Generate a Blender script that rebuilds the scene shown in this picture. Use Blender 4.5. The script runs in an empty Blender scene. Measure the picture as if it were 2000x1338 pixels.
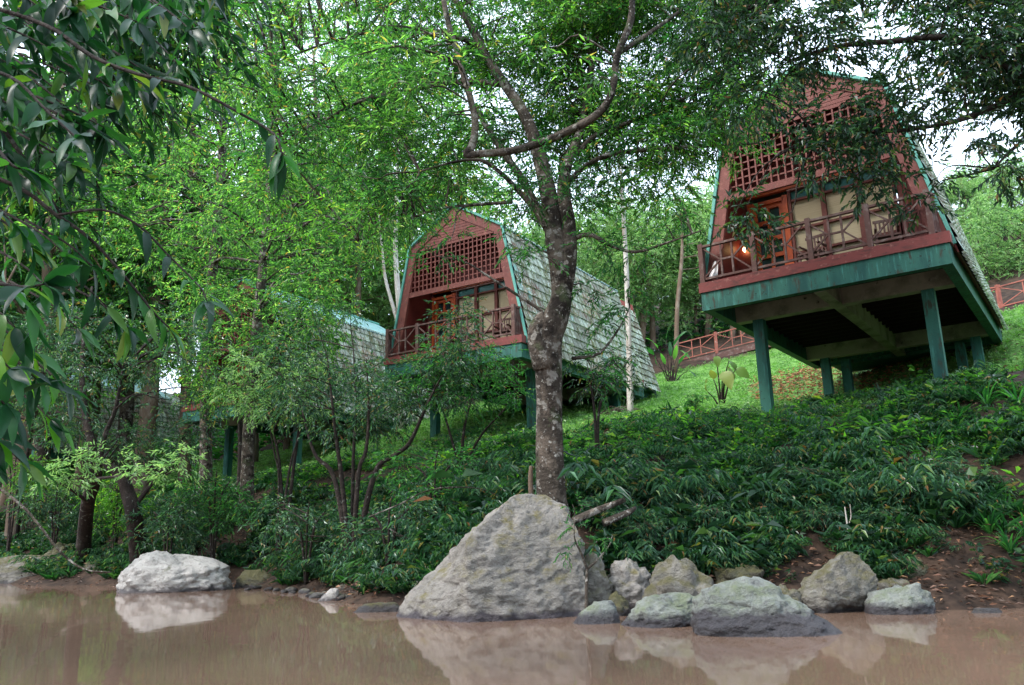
import bpy, math, random
import numpy as np
from mathutils import Vector, Matrix, noise as mn
sc = bpy.context.scene
RNG = np.random.default_rng(7)
random.seed(7)
PI = math.pi

# ------------------------------------------------------------------ camera
F, PITCH, ROLL, CAMZ = 1552.6, .2399, -.0223, 1.0      # focal length in pixels of a 2000 px wide picture
cam_d = bpy.data.cameras.new('camera'); cam = bpy.data.objects.new('camera', cam_d)
sc.collection.objects.link(cam); sc.camera = cam
cam_d.sensor_width = 36; cam_d.lens = F/2000*36; cam_d.clip_start = .05; cam_d.clip_end = 1500
_r = Vector((1, 0, 0)); _u = Vector((0, -math.sin(PITCH), math.cos(PITCH))); _f = Vector((0, math.cos(PITCH), math.sin(PITCH)))
_cx = _r*math.cos(ROLL) + _u*math.sin(ROLL); _cy = -_r*math.sin(ROLL) + _u*math.cos(ROLL)
M = Matrix((_cx, _cy, -_f)).transposed().to_4x4(); M.translation = (0, 0, CAMZ)
cam.matrix_world = M

# ------------------------------------------------------------------ world, sun, exposure
SUN = Vector((-.62, -.30, .80)).normalized()
w = bpy.data.worlds.new('World'); sc.world = w; w.use_nodes = True
nt = w.node_tree; bg = nt.nodes['Background']
sky = nt.nodes.new('ShaderNodeTexSky'); sky.sky_type = 'NISHITA'; sky.sun_disc = False
sky.sun_elevation = math.asin(SUN.z); sky.sun_rotation = math.atan2(SUN.x, SUN.y)
sky.dust_density = 4.0; sky.air_density = 1.2
mixw = nt.nodes.new('ShaderNodeMixRGB'); mixw.blend_type = 'MIX'; mixw.inputs[0].default_value = .62
mixw.inputs[2].default_value = (11.0, 12.9, 15.6, 1)       # even bright cloud over the blue
nt.links.new(sky.outputs[0], mixw.inputs[1]); nt.links.new(mixw.outputs[0], bg.inputs[0])
bg.inputs[1].default_value = .105
sd = bpy.data.lights.new('sun', 'SUN'); sun = bpy.data.objects.new('sun', sd); sc.collection.objects.link(sun)
sd.energy = 1.5; sd.angle = math.radians(14); sd.color = (1, .97, .93)
sun.rotation_euler = SUN.to_track_quat('Z', 'Y').to_euler()
sc.view_settings.view_transform = 'Standard'; sc.view_settings.look = 'None'
sc.view_settings.exposure = 1.58; sc.view_settings.gamma = 1
sc.cycles.max_bounces = 8; sc.cycles.diffuse_bounces = 3; sc.cycles.glossy_bounces = 2; sc.cycles.transmission_bounces = 4
sc.cycles.use_denoising = True

# ------------------------------------------------------------------ helpers
def ray(u, v):
    a = u-1000; b = v-669; C = math.cos; S = math.sin
    u2 = a*C(ROLL)+b*S(ROLL); v2 = -a*S(ROLL)+b*C(ROLL)
    return np.array([u2, F*C(PITCH)+v2*S(PITCH), F*S(PITCH)-v2*C(PITCH)])
def at(u, v, Y):
    R = ray(u, v); return R/R[1]*Y + np.array([0, 0, CAMZ])
def onz(u, v, z):
    R = ray(u, v); return R*((z-CAMZ)/R[2]) + np.array([0, 0, CAMZ])
def project(P):
    P = np.asarray(P, float); x = P[..., 0]; y = P[..., 1]; z = P[..., 2]-CAMZ
    yc = y*math.cos(PITCH)+z*math.sin(PITCH); zc = -y*math.sin(PITCH)+z*math.cos(PITCH)
    yc = np.where(yc > .05, yc, .05)
    u = F*x/yc; v = -F*zc/yc
    return 1000+u*math.cos(ROLL)-v*math.sin(ROLL), 669+u*math.sin(ROLL)+v*math.cos(ROLL)

def tag(o, label=None, cat=None, group=None, kind=None):
    if label: o['label'] = label
    if cat: o['category'] = cat
    if group: o['group'] = group
    if kind: o['kind'] = kind
    return o
def empty(name, loc, rz=0, label=None, cat=None, group=None):
    o = bpy.data.objects.new(name, None); sc.collection.objects.link(o)
    o.location = loc; o.rotation_euler = (0, 0, rz); o.empty_display_size = .3
    return tag(o, label, cat, group)
def kids(o): return [c for c in sc.collection.objects if c.parent == o]
def copy_tree(o, parent=None):
    c = o.copy(); sc.collection.objects.link(c); c.parent = parent
    for ch in kids(o): copy_tree(ch, c)
    return c

class MB:
    """collects polygons, then links them as one mesh object"""
    def __init__(s): s.V = []; s.n = 0; s.F = []; s.cols = []
    def add(s, v, faces, col=None):
        v = np.asarray(v, np.float32).reshape(-1, 3); faces = np.asarray(faces, np.int32)
        s.V.append(v); s.F.append(faces+s.n); s.n += len(v)
        if col is not None: s.cols.append(np.broadcast_to(np.asarray(col, np.float32), (len(v), 4)))
        return s
    def box(s, c, d, rz=0, ax=None):
        """centre, full size, optional rotation matrix rows ax"""
        c = np.asarray(c, float); h = np.asarray(d, float)/2
        P = np.array([(x, y, z) for x in (-1, 1) for y in (-1, 1) for z in (-1, 1)])*h
        if ax is not None: P = P@np.asarray(ax)
        elif rz: P = P@np.array([[math.cos(rz), math.sin(rz), 0], [-math.sin(rz), math.cos(rz), 0], [0, 0, 1]])
        return s.add(P+c, [(0, 1, 3, 2), (4, 6, 7, 5), (0, 4, 5, 1), (2, 3, 7, 6), (0, 2, 6, 4), (1, 5, 7, 3)])
    def bar(s, a, b, w, t, up=(0, 1, 0)):
        """rectangular bar from a to b; w across, t along up"""
        a = np.asarray(a, float); b = np.asarray(b, float); d = b-a; L = np.linalg.norm(d); d /= L
        up = np.asarray(up, float); sd_ = np.cross(d, up); sd_ /= np.linalg.norm(sd_); up = np.cross(sd_, d)
        return s.box((a+b)/2, (L, w, t), ax=np.array([d, sd_, up]))
    def prism(s, pts, y0, y1):
        """polygon in x,z pulled along y"""
        n = len(pts)
        v = [(x, y0, z) for x, z in pts]+[(x, y1, z) for x, z in pts]
        i0 = s.n; V = np.array(v, np.float32); s.V.append(V); s.n += len(V)
        s.F.append([list(range(i0, i0+n))]); s.F.append([list(range(i0+2*n-1, i0+n-1, -1))])
        s.F.append(np.array([(i, i+n, (i+1) % n+n, (i+1) % n) for i in range(n)], np.int32)+i0)
        return s
    def tube(s, pts, rad, sides=8, sub=3, wob=0., caps=True, seed=0):
        pts = np.asarray(pts, float); rad = np.asarray(rad, float)
        if rad.ndim == 0: rad = np.full(len(pts), float(rad))
        if sub > 1 and len(pts) > 2: pts, rad = catmull(pts, rad, sub)
        n = len(pts); T = np.gradient(pts, axis=0); T /= np.linalg.norm(T, axis=1)[:, None]+1e-9
        a = np.array([1, 0, 0.]) if abs(T[0, 0]) < .8 else np.array([0, 1., 0])
        N = np.zeros_like(pts); b = np.cross(T[0], a); N[0] = b/np.linalg.norm(b)
        for i in range(1, n):
            b = N[i-1]-T[i]*(N[i-1]@T[i]); N[i] = b/(np.linalg.norm(b)+1e-9)
        B = np.cross(T, N); th = np.arange(sides)*2*PI/sides
        r = rad[:, None]*np.ones((1, sides))
        if wob:
            rg = np.random.default_rng(seed); ph = rg.uniform(0, 6, 6); k = np.arange(n)[:, None]/sub
            r = r*(1+wob*(np.sin(2*th+ph[0]+k*.7)+.7*np.sin(3*th+ph[1]-k*1.1)+.6*np.sin(5*th+ph[2]+k*1.9))*.5)
        P = pts[:, None, :]+r[..., None]*(np.cos(th)[None, :, None]*N[:, None, :]+np.sin(th)[None, :, None]*B[:, None, :])
        i = np.arange(n-1)[:, None]*sides; j = np.arange(sides)[None, :]; j2 = (j+1) % sides
        fa = np.stack([i+j, i+j2, i+j2+sides, i+j+sides], -1).reshape(-1, 4)
        i0 = s.n; s.add(P.reshape(-1, 3), fa)
        if caps: s.F.append([list(range(i0+sides-1, i0-1, -1))]); s.F.append([list(range(i0+(n-1)*sides, i0+n*sides))])
        return s
    def build(s, name, mat, parent=None, smooth=False, label=None):
        me = bpy.data.meshes.new(name); V = np.concatenate(s.V) if s.V else np.zeros((0, 3), np.float32)
        lo = []; tot = []
        for f in s.F:
            if isinstance(f, np.ndarray): lo.append(f.reshape(-1)); tot.append(np.full(len(f), f.shape[1], np.int32))
            else:
                for g in f: lo.append(np.array(g, np.int32)); tot.append(np.array([len(g)], np.int32))
        lo = np.concatenate(lo).astype(np.int32); tot = np.concatenate(tot).astype(np.int32)
        st = np.concatenate([[0], np.cumsum(tot)[:-1]]).astype(np.int32)
        me.vertices.add(len(V)); me.vertices.foreach_set('co', V.astype(np.float32).reshape(-1))
        me.loops.add(len(lo)); me.loops.foreach_set('vertex_index', lo)
        me.polygons.add(len(tot)); me.polygons.foreach_set('loop_start', st); me.polygons.foreach_set('loop_total', tot)
        me.polygons.foreach_set('use_smooth', np.full(len(tot), bool(smooth)))
        if s.cols:
            ca = me.color_attributes.new('tint', 'FLOAT_COLOR', 'POINT'); ca.data.foreach_set('color', np.concatenate(s.cols).astype(np.float32).reshape(-1))
        me.update(calc_edges=True)
        me.materials.append(mat)
        o = bpy.data.objects.new(name, me); sc.collection.objects.link(o)
        if parent: o.parent = parent
        if label: o['label'] = label
        return o

def catmull(p, r, k):
    q = np.vstack([2*p[0]-p[1], p, 2*p[-1]-p[-2]]); rr = np.concatenate([[r[0]], r, [r[-1]]]); P = []; R = []
    for i in range(1, len(q)-2):
        for j in range(k):
            t = j/k
            P.append(.5*((2*q[i])+(-q[i-1]+q[i+1])*t+(2*q[i-1]-5*q[i]+4*q[i+1]-q[i+2])*t*t+(-q[i-1]+3*q[i]-3*q[i+1]+q[i+2])*t**3))
            R.append(rr[i]*(1-t)+rr[i+1]*t)
    P.append(p[-1]); R.append(r[-1]); return np.array(P), np.array(R)

# ------------------------------------------------------------------ materials
def mat(name, base, rough=.7, spec=.3, noise_=None, bump=0., bscale=20, metallic=0):
    """noise_: list of (colour, scale, threshold lo, hi, detail) layered over base"""
    m = bpy.data.materials.new(name); m.use_nodes = True; n = m.node_tree; L = n.links; N = n.nodes
    b = N['Principled BSDF']; b.inputs['Roughness'].default_value = rough; b.inputs['Specular IOR Level'].default_value = spec
    b.inputs['Metallic'].default_value = metallic
    tc = N.new('ShaderNodeTexCoord'); cur = N.new('ShaderNodeRGB'); cur.outputs[0].default_value = (*base, 1); cur = cur.outputs[0]
    for it in (noise_ or []):
        col, s_, lo, hi = it[:4]; st = it[4] if len(it) > 4 else (1, 1, 1)
        mp = N.new('ShaderNodeMapping'); mp.inputs['Scale'].default_value = st; L.new(tc.outputs['Object'], mp.inputs[0])
        tx = N.new('ShaderNodeTexNoise'); tx.inputs['Scale'].default_value = s_; tx.inputs['Detail'].default_value = 5; tx.inputs['Roughness'].default_value = .62
        L.new(mp.outputs[0], tx.inputs[0])
        rp = N.new('ShaderNodeMapRange'); rp.inputs[1].default_value = lo; rp.inputs[2].default_value = hi; L.new(tx.outputs[0], rp.inputs[0])
        mx = N.new('ShaderNodeMixRGB'); L.new(rp.outputs[0], mx.inputs[0]); L.new(cur, mx.inputs[1]); mx.inputs[2].default_value = (*col, 1); cur = mx.outputs[0]
    L.new(cur, b.inputs['Base Color'])
    if bump:
        tx = N.new('ShaderNodeTexNoise'); tx.inputs['Scale'].default_value = bscale; tx.inputs['Detail'].default_value = 6; L.new(tc.outputs['Object'], tx.inputs[0])
        bp = N.new('ShaderNodeBump'); bp.inputs['Strength'].default_value = bump; bp.inputs['Distance'].default_value = .03
        L.new(tx.outputs[0], bp.inputs['Height']); L.new(bp.outputs[0], b.inputs['Normal'])
    return m
def leaf_mat(name, ramp, rough=.38, trans=.35, spec=.45, tboost=(1.5, 1.9, .6)):
    """leaf: colour differs from leaf to leaf, light comes through"""
    m = bpy.data.materials.new(name); m.use_nodes = True; n = m.node_tree; L = n.links; N = n.nodes
    b = N['Principled BSDF']; out = N['Material Output']
    b.inputs['Roughness'].default_value = rough; b.inputs['Specular IOR Level'].default_value = spec
    g = N.new('ShaderNodeNewGeometry'); cr = N.new('ShaderNodeValToRGB'); L.new(g.outputs['Random Per Island'], cr.inputs[0])
    el = cr.color_ramp.elements
    while len(el) < len(ramp): el.new(.5)
    for e, (p, c) in zip(el, ramp): e.position = p; e.color = (*c, 1)
    L.new(cr.outputs[0], b.inputs['Base Color'])
    t = N.new('ShaderNodeBsdfTranslucent'); mu = N.new('ShaderNodeMixRGB'); mu.blend_type = 'MULTIPLY'; mu.inputs[0].default_value = 1
    L.new(cr.outputs[0], mu.inputs[1]); mu.inputs[2].default_value = (*tboost, 1); L.new(mu.outputs[0], t.inputs[0])
    mx = N.new('ShaderNodeMixShader'); mx.inputs[0].default_value = trans
    L.new(b.outputs[0], mx.inputs[1]); L.new(t.outputs[0], mx.inputs[2]); L.new(mx.outputs[0], out.inputs[0])
    return m
G = dict(
 redlit=leaf_mat('rust fallen leaf', [(0, (.08, .035, .02)), (.4, (.22, .07, .03)), (.8, (.42, .15, .07)), (1, (.5, .32, .14))], rough=.6, trans=.15, tboost=(1, 1, 1)),
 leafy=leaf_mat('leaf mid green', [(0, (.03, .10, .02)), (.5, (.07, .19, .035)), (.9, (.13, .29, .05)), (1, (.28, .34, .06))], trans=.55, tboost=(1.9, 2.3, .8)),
 fresh=leaf_mat('leaf fresh green', [(0, (.014, .052, .018)), (.4, (.045, .135, .035)), (.8, (.13, .28, .065)), (.95, (.27, .42, .13)), (1, (.42, .22, .06))], trans=.56, tboost=(2.0, 2.5, 1.1)),
 crown=leaf_mat('leaf crown green', [(0, (.012, .05, .022)), (.5, (.03, .115, .035)), (.9, (.065, .19, .05)), (.985, (.14, .25, .06)), (1, (.35, .15, .03))], trans=.5, tboost=(1.5, 2.2, .9)),
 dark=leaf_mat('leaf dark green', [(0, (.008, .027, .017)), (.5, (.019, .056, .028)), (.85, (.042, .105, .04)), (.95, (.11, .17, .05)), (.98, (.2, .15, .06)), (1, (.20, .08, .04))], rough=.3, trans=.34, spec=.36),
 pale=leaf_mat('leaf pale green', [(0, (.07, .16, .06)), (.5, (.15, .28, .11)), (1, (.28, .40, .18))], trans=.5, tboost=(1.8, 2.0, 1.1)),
 blue=leaf_mat('leaf bluish green', [(0, (.013, .042, .028)), (.5, (.032, .092, .052)), (.85, (.08, .18, .095)), (.96, (.16, .22, .09)), (1, (.24, .10, .05))], rough=.28, trans=.34, spec=.42),
 big=leaf_mat('big glossy leaf', [(0, (.005, .026, .014)), (.5, (.012, .06, .026)), (.85, (.04, .15, .04)), (.95, (.11, .19, .03)), (1, (.18, .20, .05))], rough=.36, trans=.42, spec=.27),
 lawn=leaf_mat('lawn blade', [(0, (.08, .18, .045)), (.5, (.15, .31, .08)), (1, (.25, .42, .14))], rough=.5, trans=.35),
 litter=leaf_mat('fallen leaf', [(0, (.05, .03, .02)), (.5, (.11, .06, .04)), (.85, (.20, .09, .05)), (1, (.36, .20, .10))], rough=.6, trans=.1, tboost=(1, 1, 1)),
 lime=leaf_mat('lime leaf', [(0, (.03, .11, .015)), (.6, (.07, .22, .02)), (1, (.16, .32, .03))], rough=.4, trans=.5, spec=.3, tboost=(1.6, 1.9, .6)),
 yellow=leaf_mat('yellowing leaf', [(0, (.10, .22, .05)), (1, (.26, .31, .08))], rough=.45, trans=.45, tboost=(1.3, 1.3, .6)),
)
bark = mat('bark brown', (.048, .038, .030), .9, .15, [((.105, .082, .064), 3.2, .46, .56, (1, 1, .6)), ((.02, .015, .012), 2.6, .50, .60, (1, 1, .8)), ((.20, .18, .155), 6.5, .555, .61), ((.05, .065, .028), 2.2, .56, .68), ((.30, .28, .25), 15, .61, .67)], 1.0, 22)
bark_d = mat('bark dark', (.028, .021, .018), .9, .15, [((.06, .046, .038), 5, .5, .7), ((.15, .15, .13), 9, .6, .68)], .9, 24)
bark_p = mat('bark pale', (.42, .38, .34), .7, .25, [((.22, .16, .12), 5, .5, .7, (1, 1, .3)), ((.6, .57, .52), 9, .55, .7)], .4, 22)
bark_t = mat('bark tan', (.12, .08, .055), .8, .2, [((.22, .18, .14), 4, .5, .7, (1, 1, .4))], .5, 22)
redw = mat('red stained boards', (.15, .040, .029), .6, .3, [((.12, .028, .022), 2.5, .45, .65), ((.23, .08, .06), 7, .55, .7), ((.06, .04, .03), 11, .6, .7)], .2, 40)
redd = mat('dark red wood', (.15, .026, .02), .55, .35, [((.08, .014, .012), 3, .45, .7)], .15, 40)
fascia = mat('red fascia paint', (.17, .036, .03), .6, .3, [((.08, .025, .02), 4, .5, .66, (1, 1, 3)), ((.26, .10, .08), 8, .58, .68), ((.4, .25, .2), 16, .66, .72)], .15, 40)
orange = mat('orange varnished wood', (.50, .085, .022), .4, .4, [((.33, .045, .012), 4, .45, .7)], .1, 40)
railw = mat('weathered rail wood', (.105, .052, .042), .75, .25, [((.19, .14, .12), 6, .5, .7), ((.05, .028, .024), 4, .55, .75)], .25, 40)
teal = mat('green painted concrete', (.028, .12, .088), .65, .3, [((.012, .07, .058), 1.6, .45, .65, (1.5, 1.5, .3)), ((.06, .22, .18), 6, .56, .7, (3, 3, .35)), ((.04, .045, .03), 5, .56, .66, (2, 2, .5)), ((.015, .018, .014), 12, .63, .7)], .15, 30)
conc = mat('grey concrete', (.30, .28, .225), .85, .2, [((.10, .09, .07), 2, .45, .7), ((.26, .25, .21), 8, .55, .7), ((.03, .028, .025), 5, .64, .72)], .3, 24)
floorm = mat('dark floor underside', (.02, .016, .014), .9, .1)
blind = mat('beige blind', (.48, .39, .25), .8, .15, [((.38, .30, .19), 2, .4, .7, (.3, 1, 30))], .2, 60)
glass = mat('dark window glass', (.015, .03, .032), .12, .6)
tglass = mat('teal transom', (.02, .12, .11), .35, .5)
sheet = mat('turquoise roof sheet', (.25, .44, .42), .5, .4, [((.18, .32, .32), 2, .45, .7), ((.40, .52, .52), 8, .55, .7)])
flash = mat('green roof edge', (.09, .30, .24), .55, .35, [((.04, .16, .12), 3, .5, .7), ((.3, .45, .4), 12, .6, .7)])
tile = mat('mossy roof tile', (.30, .33, .26), .8, .2, [((.20, .12, .08), .7, .52, .62), ((.13, .135, .055), 2.6, .46, .6), ((.15, .30, .26), 1.0, .60, .68), ((.50, .56, .50), 7, .52, .62, (1, 4, 1)), ((.05, .045, .03), 16, .58, .7)], .6, 30)
def tile_cells(m):
    # every tile has its own tone, and grime and painted shade darken the joints between the columns
    n = m.node_tree; N = n.nodes; L = n.links; b = N['Principled BSDF']; src = b.inputs['Base Color'].links[0].from_socket
    tc = N.new('ShaderNodeTexCoord'); sp = N.new('ShaderNodeSeparateXYZ'); L.new(tc.outputs['Object'], sp.inputs[0])
    def mth(op, a, v=None, c=None):
        q = N.new('ShaderNodeMath'); q.operation = op
        for i_, x in enumerate((a, v, c)):
            if x is None: continue
            if isinstance(x, (int, float)): q.inputs[i_].default_value = x
            else: L.new(x, q.inputs[i_])
        return q.outputs[0]
    cy = mth('FLOOR', mth('DIVIDE', sp.outputs[1], .29)); cz = mth('FLOOR', mth('DIVIDE', mth('ADD', sp.outputs[2], .385), .304))
    cb = N.new('ShaderNodeCombineXYZ'); L.new(cy, cb.inputs[0]); L.new(cz, cb.inputs[1]); wn = N.new('ShaderNodeTexWhiteNoise'); wn.noise_dimensions = '2D'; L.new(cb.outputs[0], wn.inputs['Vector'])
    v = mth('MULTIPLY_ADD', wn.outputs['Value'], .75, .6); hv = N.new('ShaderNodeHueSaturation'); L.new(src, hv.inputs['Color']); L.new(v, hv.inputs['Value']); L.new(mth('MULTIPLY_ADD', wn.outputs['Value'], .05, .475), hv.inputs['Hue'])
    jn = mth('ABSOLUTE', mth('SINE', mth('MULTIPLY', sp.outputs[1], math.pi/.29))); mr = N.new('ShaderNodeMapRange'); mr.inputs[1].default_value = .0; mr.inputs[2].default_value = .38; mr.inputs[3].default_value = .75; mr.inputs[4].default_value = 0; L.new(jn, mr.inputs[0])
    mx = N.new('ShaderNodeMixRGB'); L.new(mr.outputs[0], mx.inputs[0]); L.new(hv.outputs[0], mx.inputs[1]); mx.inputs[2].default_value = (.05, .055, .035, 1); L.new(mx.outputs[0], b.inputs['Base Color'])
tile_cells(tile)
tlip = mat('pale tile lip', (.74, .78, .78), .6, .35, [((.16, .2, .13), 5, .50, .58)])
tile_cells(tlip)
cloth = mat('white cloth', (.75, .72, .72), .9, .1)
soil = None
lampm = bpy.data.materials.new('lit bulb'); lampm.use_nodes = True
_e = lampm.node_tree.nodes['Principled BSDF']; _e.inputs['Emission Color'].default_value = (1, .62, .25, 1); _e.inputs['Emission Strength'].default_value = 14

def rock_mat(name, base, lichen, moss, wet, wetz=.16, dark=(.10, .09, .10), mosslvl=.60):
    m = bpy.data.materials.new(name); m.use_nodes = True; n = m.node_tree; L = n.links; N = n.nodes; b = N['Principled BSDF']
    tc = N.new('ShaderNodeTexCoord'); geo = N.new('ShaderNodeNewGeometry')
    def nz(scale, lo, hi, det=8, st=(1, 1, 1)):
        mp = N.new('ShaderNodeMapping'); mp.inputs['Scale'].default_value = st; L.new(geo.outputs['Position'], mp.inputs[0])
        t = N.new('ShaderNodeTexNoise'); t.inputs['Scale'].default_value = scale; t.inputs['Detail'].default_value = det; t.inputs['Roughness'].default_value = .65
        L.new(mp.outputs[0], t.inputs[0]); r = N.new('ShaderNodeMapRange'); r.inputs[1].default_value = lo; r.inputs[2].default_value = hi; L.new(t.outputs[0], r.inputs[0]); return r.outputs[0], t.outputs[0]
    def mix(f, a, c):
        mx = N.new('ShaderNodeMixRGB'); L.new(f, mx.inputs[0])
        if isinstance(a, tuple): mx.inputs[1].default_value = (*a, 1)
        else: L.new(a, mx.inputs[1])
        mx.inputs[2].default_value = (*c, 1); return mx.outputs[0]
    f1, _ = nz(2.2, .38, .68); c = mix(f1, base, lichen)
    f2, _ = nz(9, .52, .72); c = mix(f2, c, dark)
    f3, _ = nz(26, .56, .7); c = mix(f3, c, tuple(min(1, x*1.5) for x in base))
    # moss on upward, high places
    sx = N.new('ShaderNodeSeparateXYZ'); L.new(geo.outputs['Normal'], sx.inputs[0])
    ml, _ = nz(4, mosslvl-.1, mosslvl+.05); mu = N.new('ShaderNodeMath'); mu.operation = 'MULTIPLY'; L.new(ml, mu.inputs[0])
    up = N.new('ShaderNodeMapRange'); up.inputs[1].default_value = .0; up.inputs[2].default_value = .6; L.new(sx.outputs[2], up.inputs[0]); L.new(up.outputs[0], mu.inputs[1])
    c = mix(mu.outputs[0], c, moss)
    # wet band above the water
    sp = N.new('ShaderNodeSeparateXYZ'); L.new(geo.outputs['Position'], sp.inputs[0])
    _, raw = nz(5, 0, 1); ad = N.new('ShaderNodeMath'); ad.operation = 'MULTIPLY_ADD'; L.new(raw, ad.inputs[0]); ad.inputs[1].default_value = -.28; L.new(sp.outputs[2], ad.inputs[2])
    wr = N.new('ShaderNodeMapRange'); wr.inputs[1].default_value = wetz-.10; wr.inputs[2].default_value = wetz-.17; L.new(ad.outputs[0], wr.inputs[0])
    c = mix(wr.outputs[0], c, wet); L.new(c, b.inputs['Base Color'])
    rr = N.new('ShaderNodeMapRange'); rr.inputs[3].default_value = .85; rr.inputs[4].default_value = .4; L.new(wr.outputs[0], rr.inputs[0]); L.new(rr.outputs[0], b.inputs['Roughness'])
    b.inputs['Specular IOR Level'].default_value = .3
    _, h1 = nz(11, 0, 1, 10, (1, 1, 1.3)); _, h2 = nz(45, 0, 1, 6)
    add = N.new('ShaderNodeMath'); add.operation = 'MULTIPLY_ADD'; L.new(h2, add.inputs[0]); add.inputs[1].default_value = .35; L.new(h1, add.inputs[2])
    bp = N.new('ShaderNodeBump'); bp.inputs['Strength'].default_value = .9; bp.inputs['Distance'].default_value = .085; L.new(add.outputs[0], bp.inputs['Height']); L.new(bp.outputs[0], b.inputs['Normal'])
    return m
RK = dict(
 big=rock_mat('boulder stone', (.18, .165, .145), (.275, .25, .222), (.13, .11, .045), (.06, .05, .055), .08, (.09, .082, .075), .60),
 white=rock_mat('pale stone', (.36, .335, .31), (.45, .42, .39), (.10, .10, .06), (.07, .06, .06), .08, (.12, .11, .10), .66),
 blue=rock_mat('lichen stone', (.17, .18, .165), (.26, .275, .24), (.15, .17, .11), (.05, .046, .05), .10, (.075, .07, .075), .56),
 pale=rock_mat('pale grey stone', (.24, .22, .2), (.34, .31, .28), (.14, .12, .05), (.06, .05, .05), .08, (.09, .08, .07), .6),
 band=rock_mat('lichen stone with wet band', (.17, .18, .165), (.26, .275, .24), (.15, .17, .11), (.058, .053, .057), .22, (.075, .07, .075), .56),
 grey=rock_mat('grey stone', (.15, .14, .12), (.22, .205, .18), (.10, .09, .045), (.05, .045, .045), .08, (.06, .055, .05), .50),
 moss=rock_mat('mossy stone', (.09, .08, .06), (.13, .13, .08), (.085, .078, .035), (.035, .03, .03), .08, (.04, .035, .03), .44),
)

# ------------------------------------------------------------------ terrain
CP = []
def cp(x, y, z): CP.append((x, y, z))
SHORE = [(-60, 34), (-40, 30), (-26, 27.6), (-16, 25.2), (-9.6, 20.9), (-6.6, 19.7), (-3.7, 16.6), (-1.9, 13.0), (.0, 12.1), (1.6, 11.4), (3.3, 10.9), (4.4, 10.9), (5.2, 10.5), (6.4, 10.35), (8.5, 9.3), (12, 6.8), (16, 3), (22, -6), (30, -20), (45, -45)]
SH = np.array(SHORE, float)
for x, y in SHORE: cp(x, y, -.02)
for i, (x, y) in enumerate(SHORE[2:-2]):
    d = np.array(SHORE[i+3])-np.array(SHORE[i+1]); n_ = np.array([d[1], -d[0]])/np.linalg.norm(d)
    cp(x+n_[0]*1.2, y+n_[1]*1.2, -.42); cp(x+n_[0]*3, y+n_[1]*3, -.8)
for p in [(-3.3, 17.6, .7), (-1.5, 14, .75), (.45, 12.35, 1.15), (2.6, 12.2, .75), (4.2, 12.1, .85), (5.8, 11.8, .95), (7.6, 11.4, 1.2), (-6.2, 21.2, .9), (-9.4, 22.6, .75), (-16, 27, .7),
          (1.2, 14.5, 2.0), (-2.9, 18.8, 1.9), (3.6, 14.2, 2.0), (6.2, 14.2, 2.55), (8.3, 13, 2.75), (10.4, 16, 4.1), (5.91, 18.33, 3.64), (8.85, 16.17, 3.85),
          (9.15, 22.83, 4.5), (9.78, 22.93, 4.62), (12.15, 20.95, 4.8), (.5, 23.67, 4.06), (3.4, 28.5, 5.4), (-11.16, 31.09, 3.33), (-8.1, 29.3, 3.48),
          (3.2, 19, 3.5), (-.2, 18.5, 2.75), (2.6, 23, 4.25), (5.6, 21.6, 4.3), (-9.6, 25, 2.35), (-7.3, 22.6, 1.9), (-13, 26.5, 1.5), (-2, 29, 5.4), (-4, 24, 3.4),
          (16, 25, 7.7), (13, 22, 6.0), (20, 20, 8), (18, 12, 5), (13, 12, 4.2), (14, 17, 5.3), (-14, 36, 4.0), (-20, 33, 2.6), (-26, 36, 2.6), (-40, 40, 3), (-24, 30, 1.2),
          (0, 44, 10), (12, 46, 13), (-15, 46, 6.5), (-32, 50, 6), (26, 42, 16), (0, 62, 17), (-35, 65, 11), (32, 62, 24), (34, 25, 14), (30, 5, 8), (60, 30, 22), (60, 0, 14),
          (0, 0, -1.1), (0, 5, -1.1), (-8, 8, -1), (8, 2, -1), (-20, 15, -1), (-5.5, 2.6, .35), (-7, 2, .8), (-6.2, 5.0, -.5), (-12, 0, 1), (-30, 8, .8), (0, -8, .6), (14, -12, .6), (0, -20, 2.4), (-30, -10, 3), (30, -34, 2), (-60, 12, 1.5), (0, -50, 3)]: cp(*p)
for u, v, Y in [(1330, 735, 36), (1480, 722, 34), (1990, 620, 30)]: cp(*at(u, v, Y))
CPA = np.array(CP)
def _rbf(P, Q): return np.sqrt(((P[:, None, :]-Q[None, :, :])**2).sum(-1)+.16)
_n = len(CPA); _A = np.zeros((_n+3, _n+3)); _A[:_n, :_n] = _rbf(CPA[:, :2], CPA[:, :2])-np.eye(_n)*.02
_A[:_n, _n] = 1; _A[:_n, _n+1:] = CPA[:, :2]; _A[_n, :_n] = 1; _A[_n+1:, :_n] = CPA[:, :2].T
_W = np.linalg.solve(_A, np.concatenate([CPA[:, 2], [0, 0, 0]]))
def gz(x, y):
    x = np.atleast_1d(np.asarray(x, float)); y = np.atleast_1d(np.asarray(y, float)); sh = x.shape
    P = np.stack([x.ravel(), y.ravel()], 1); o = np.zeros(len(P))
    for i in range(0, len(P), 40000):
        q = P[i:i+40000]; o[i:i+40000] = _rbf(q, CPA[:, :2])@_W[:_n]+_W[_n]+q@_W[_n+1:]
    o = o+.05*np.sin(P[:, 0]*2.3+1.3*np.sin(P[:, 1]*1.7))*np.sin(P[:, 1]*2.9+P[:, 0])+.025*np.sin(P[:, 0]*7.1+P[:, 1]*3)*np.sin(P[:, 1]*8.3-P[:, 0]*2)
    far = np.clip((np.hypot(P[:, 0], P[:, 1]-20)-60)/60, 0, 1)
    o = np.clip(o, -1.6, 30)*(1-far)+(3+np.clip(P[:, 1], 0, 80)*.22)*far
    return o.reshape(sh)
def g1(x, y): return float(gz(x, y)[0])
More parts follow.
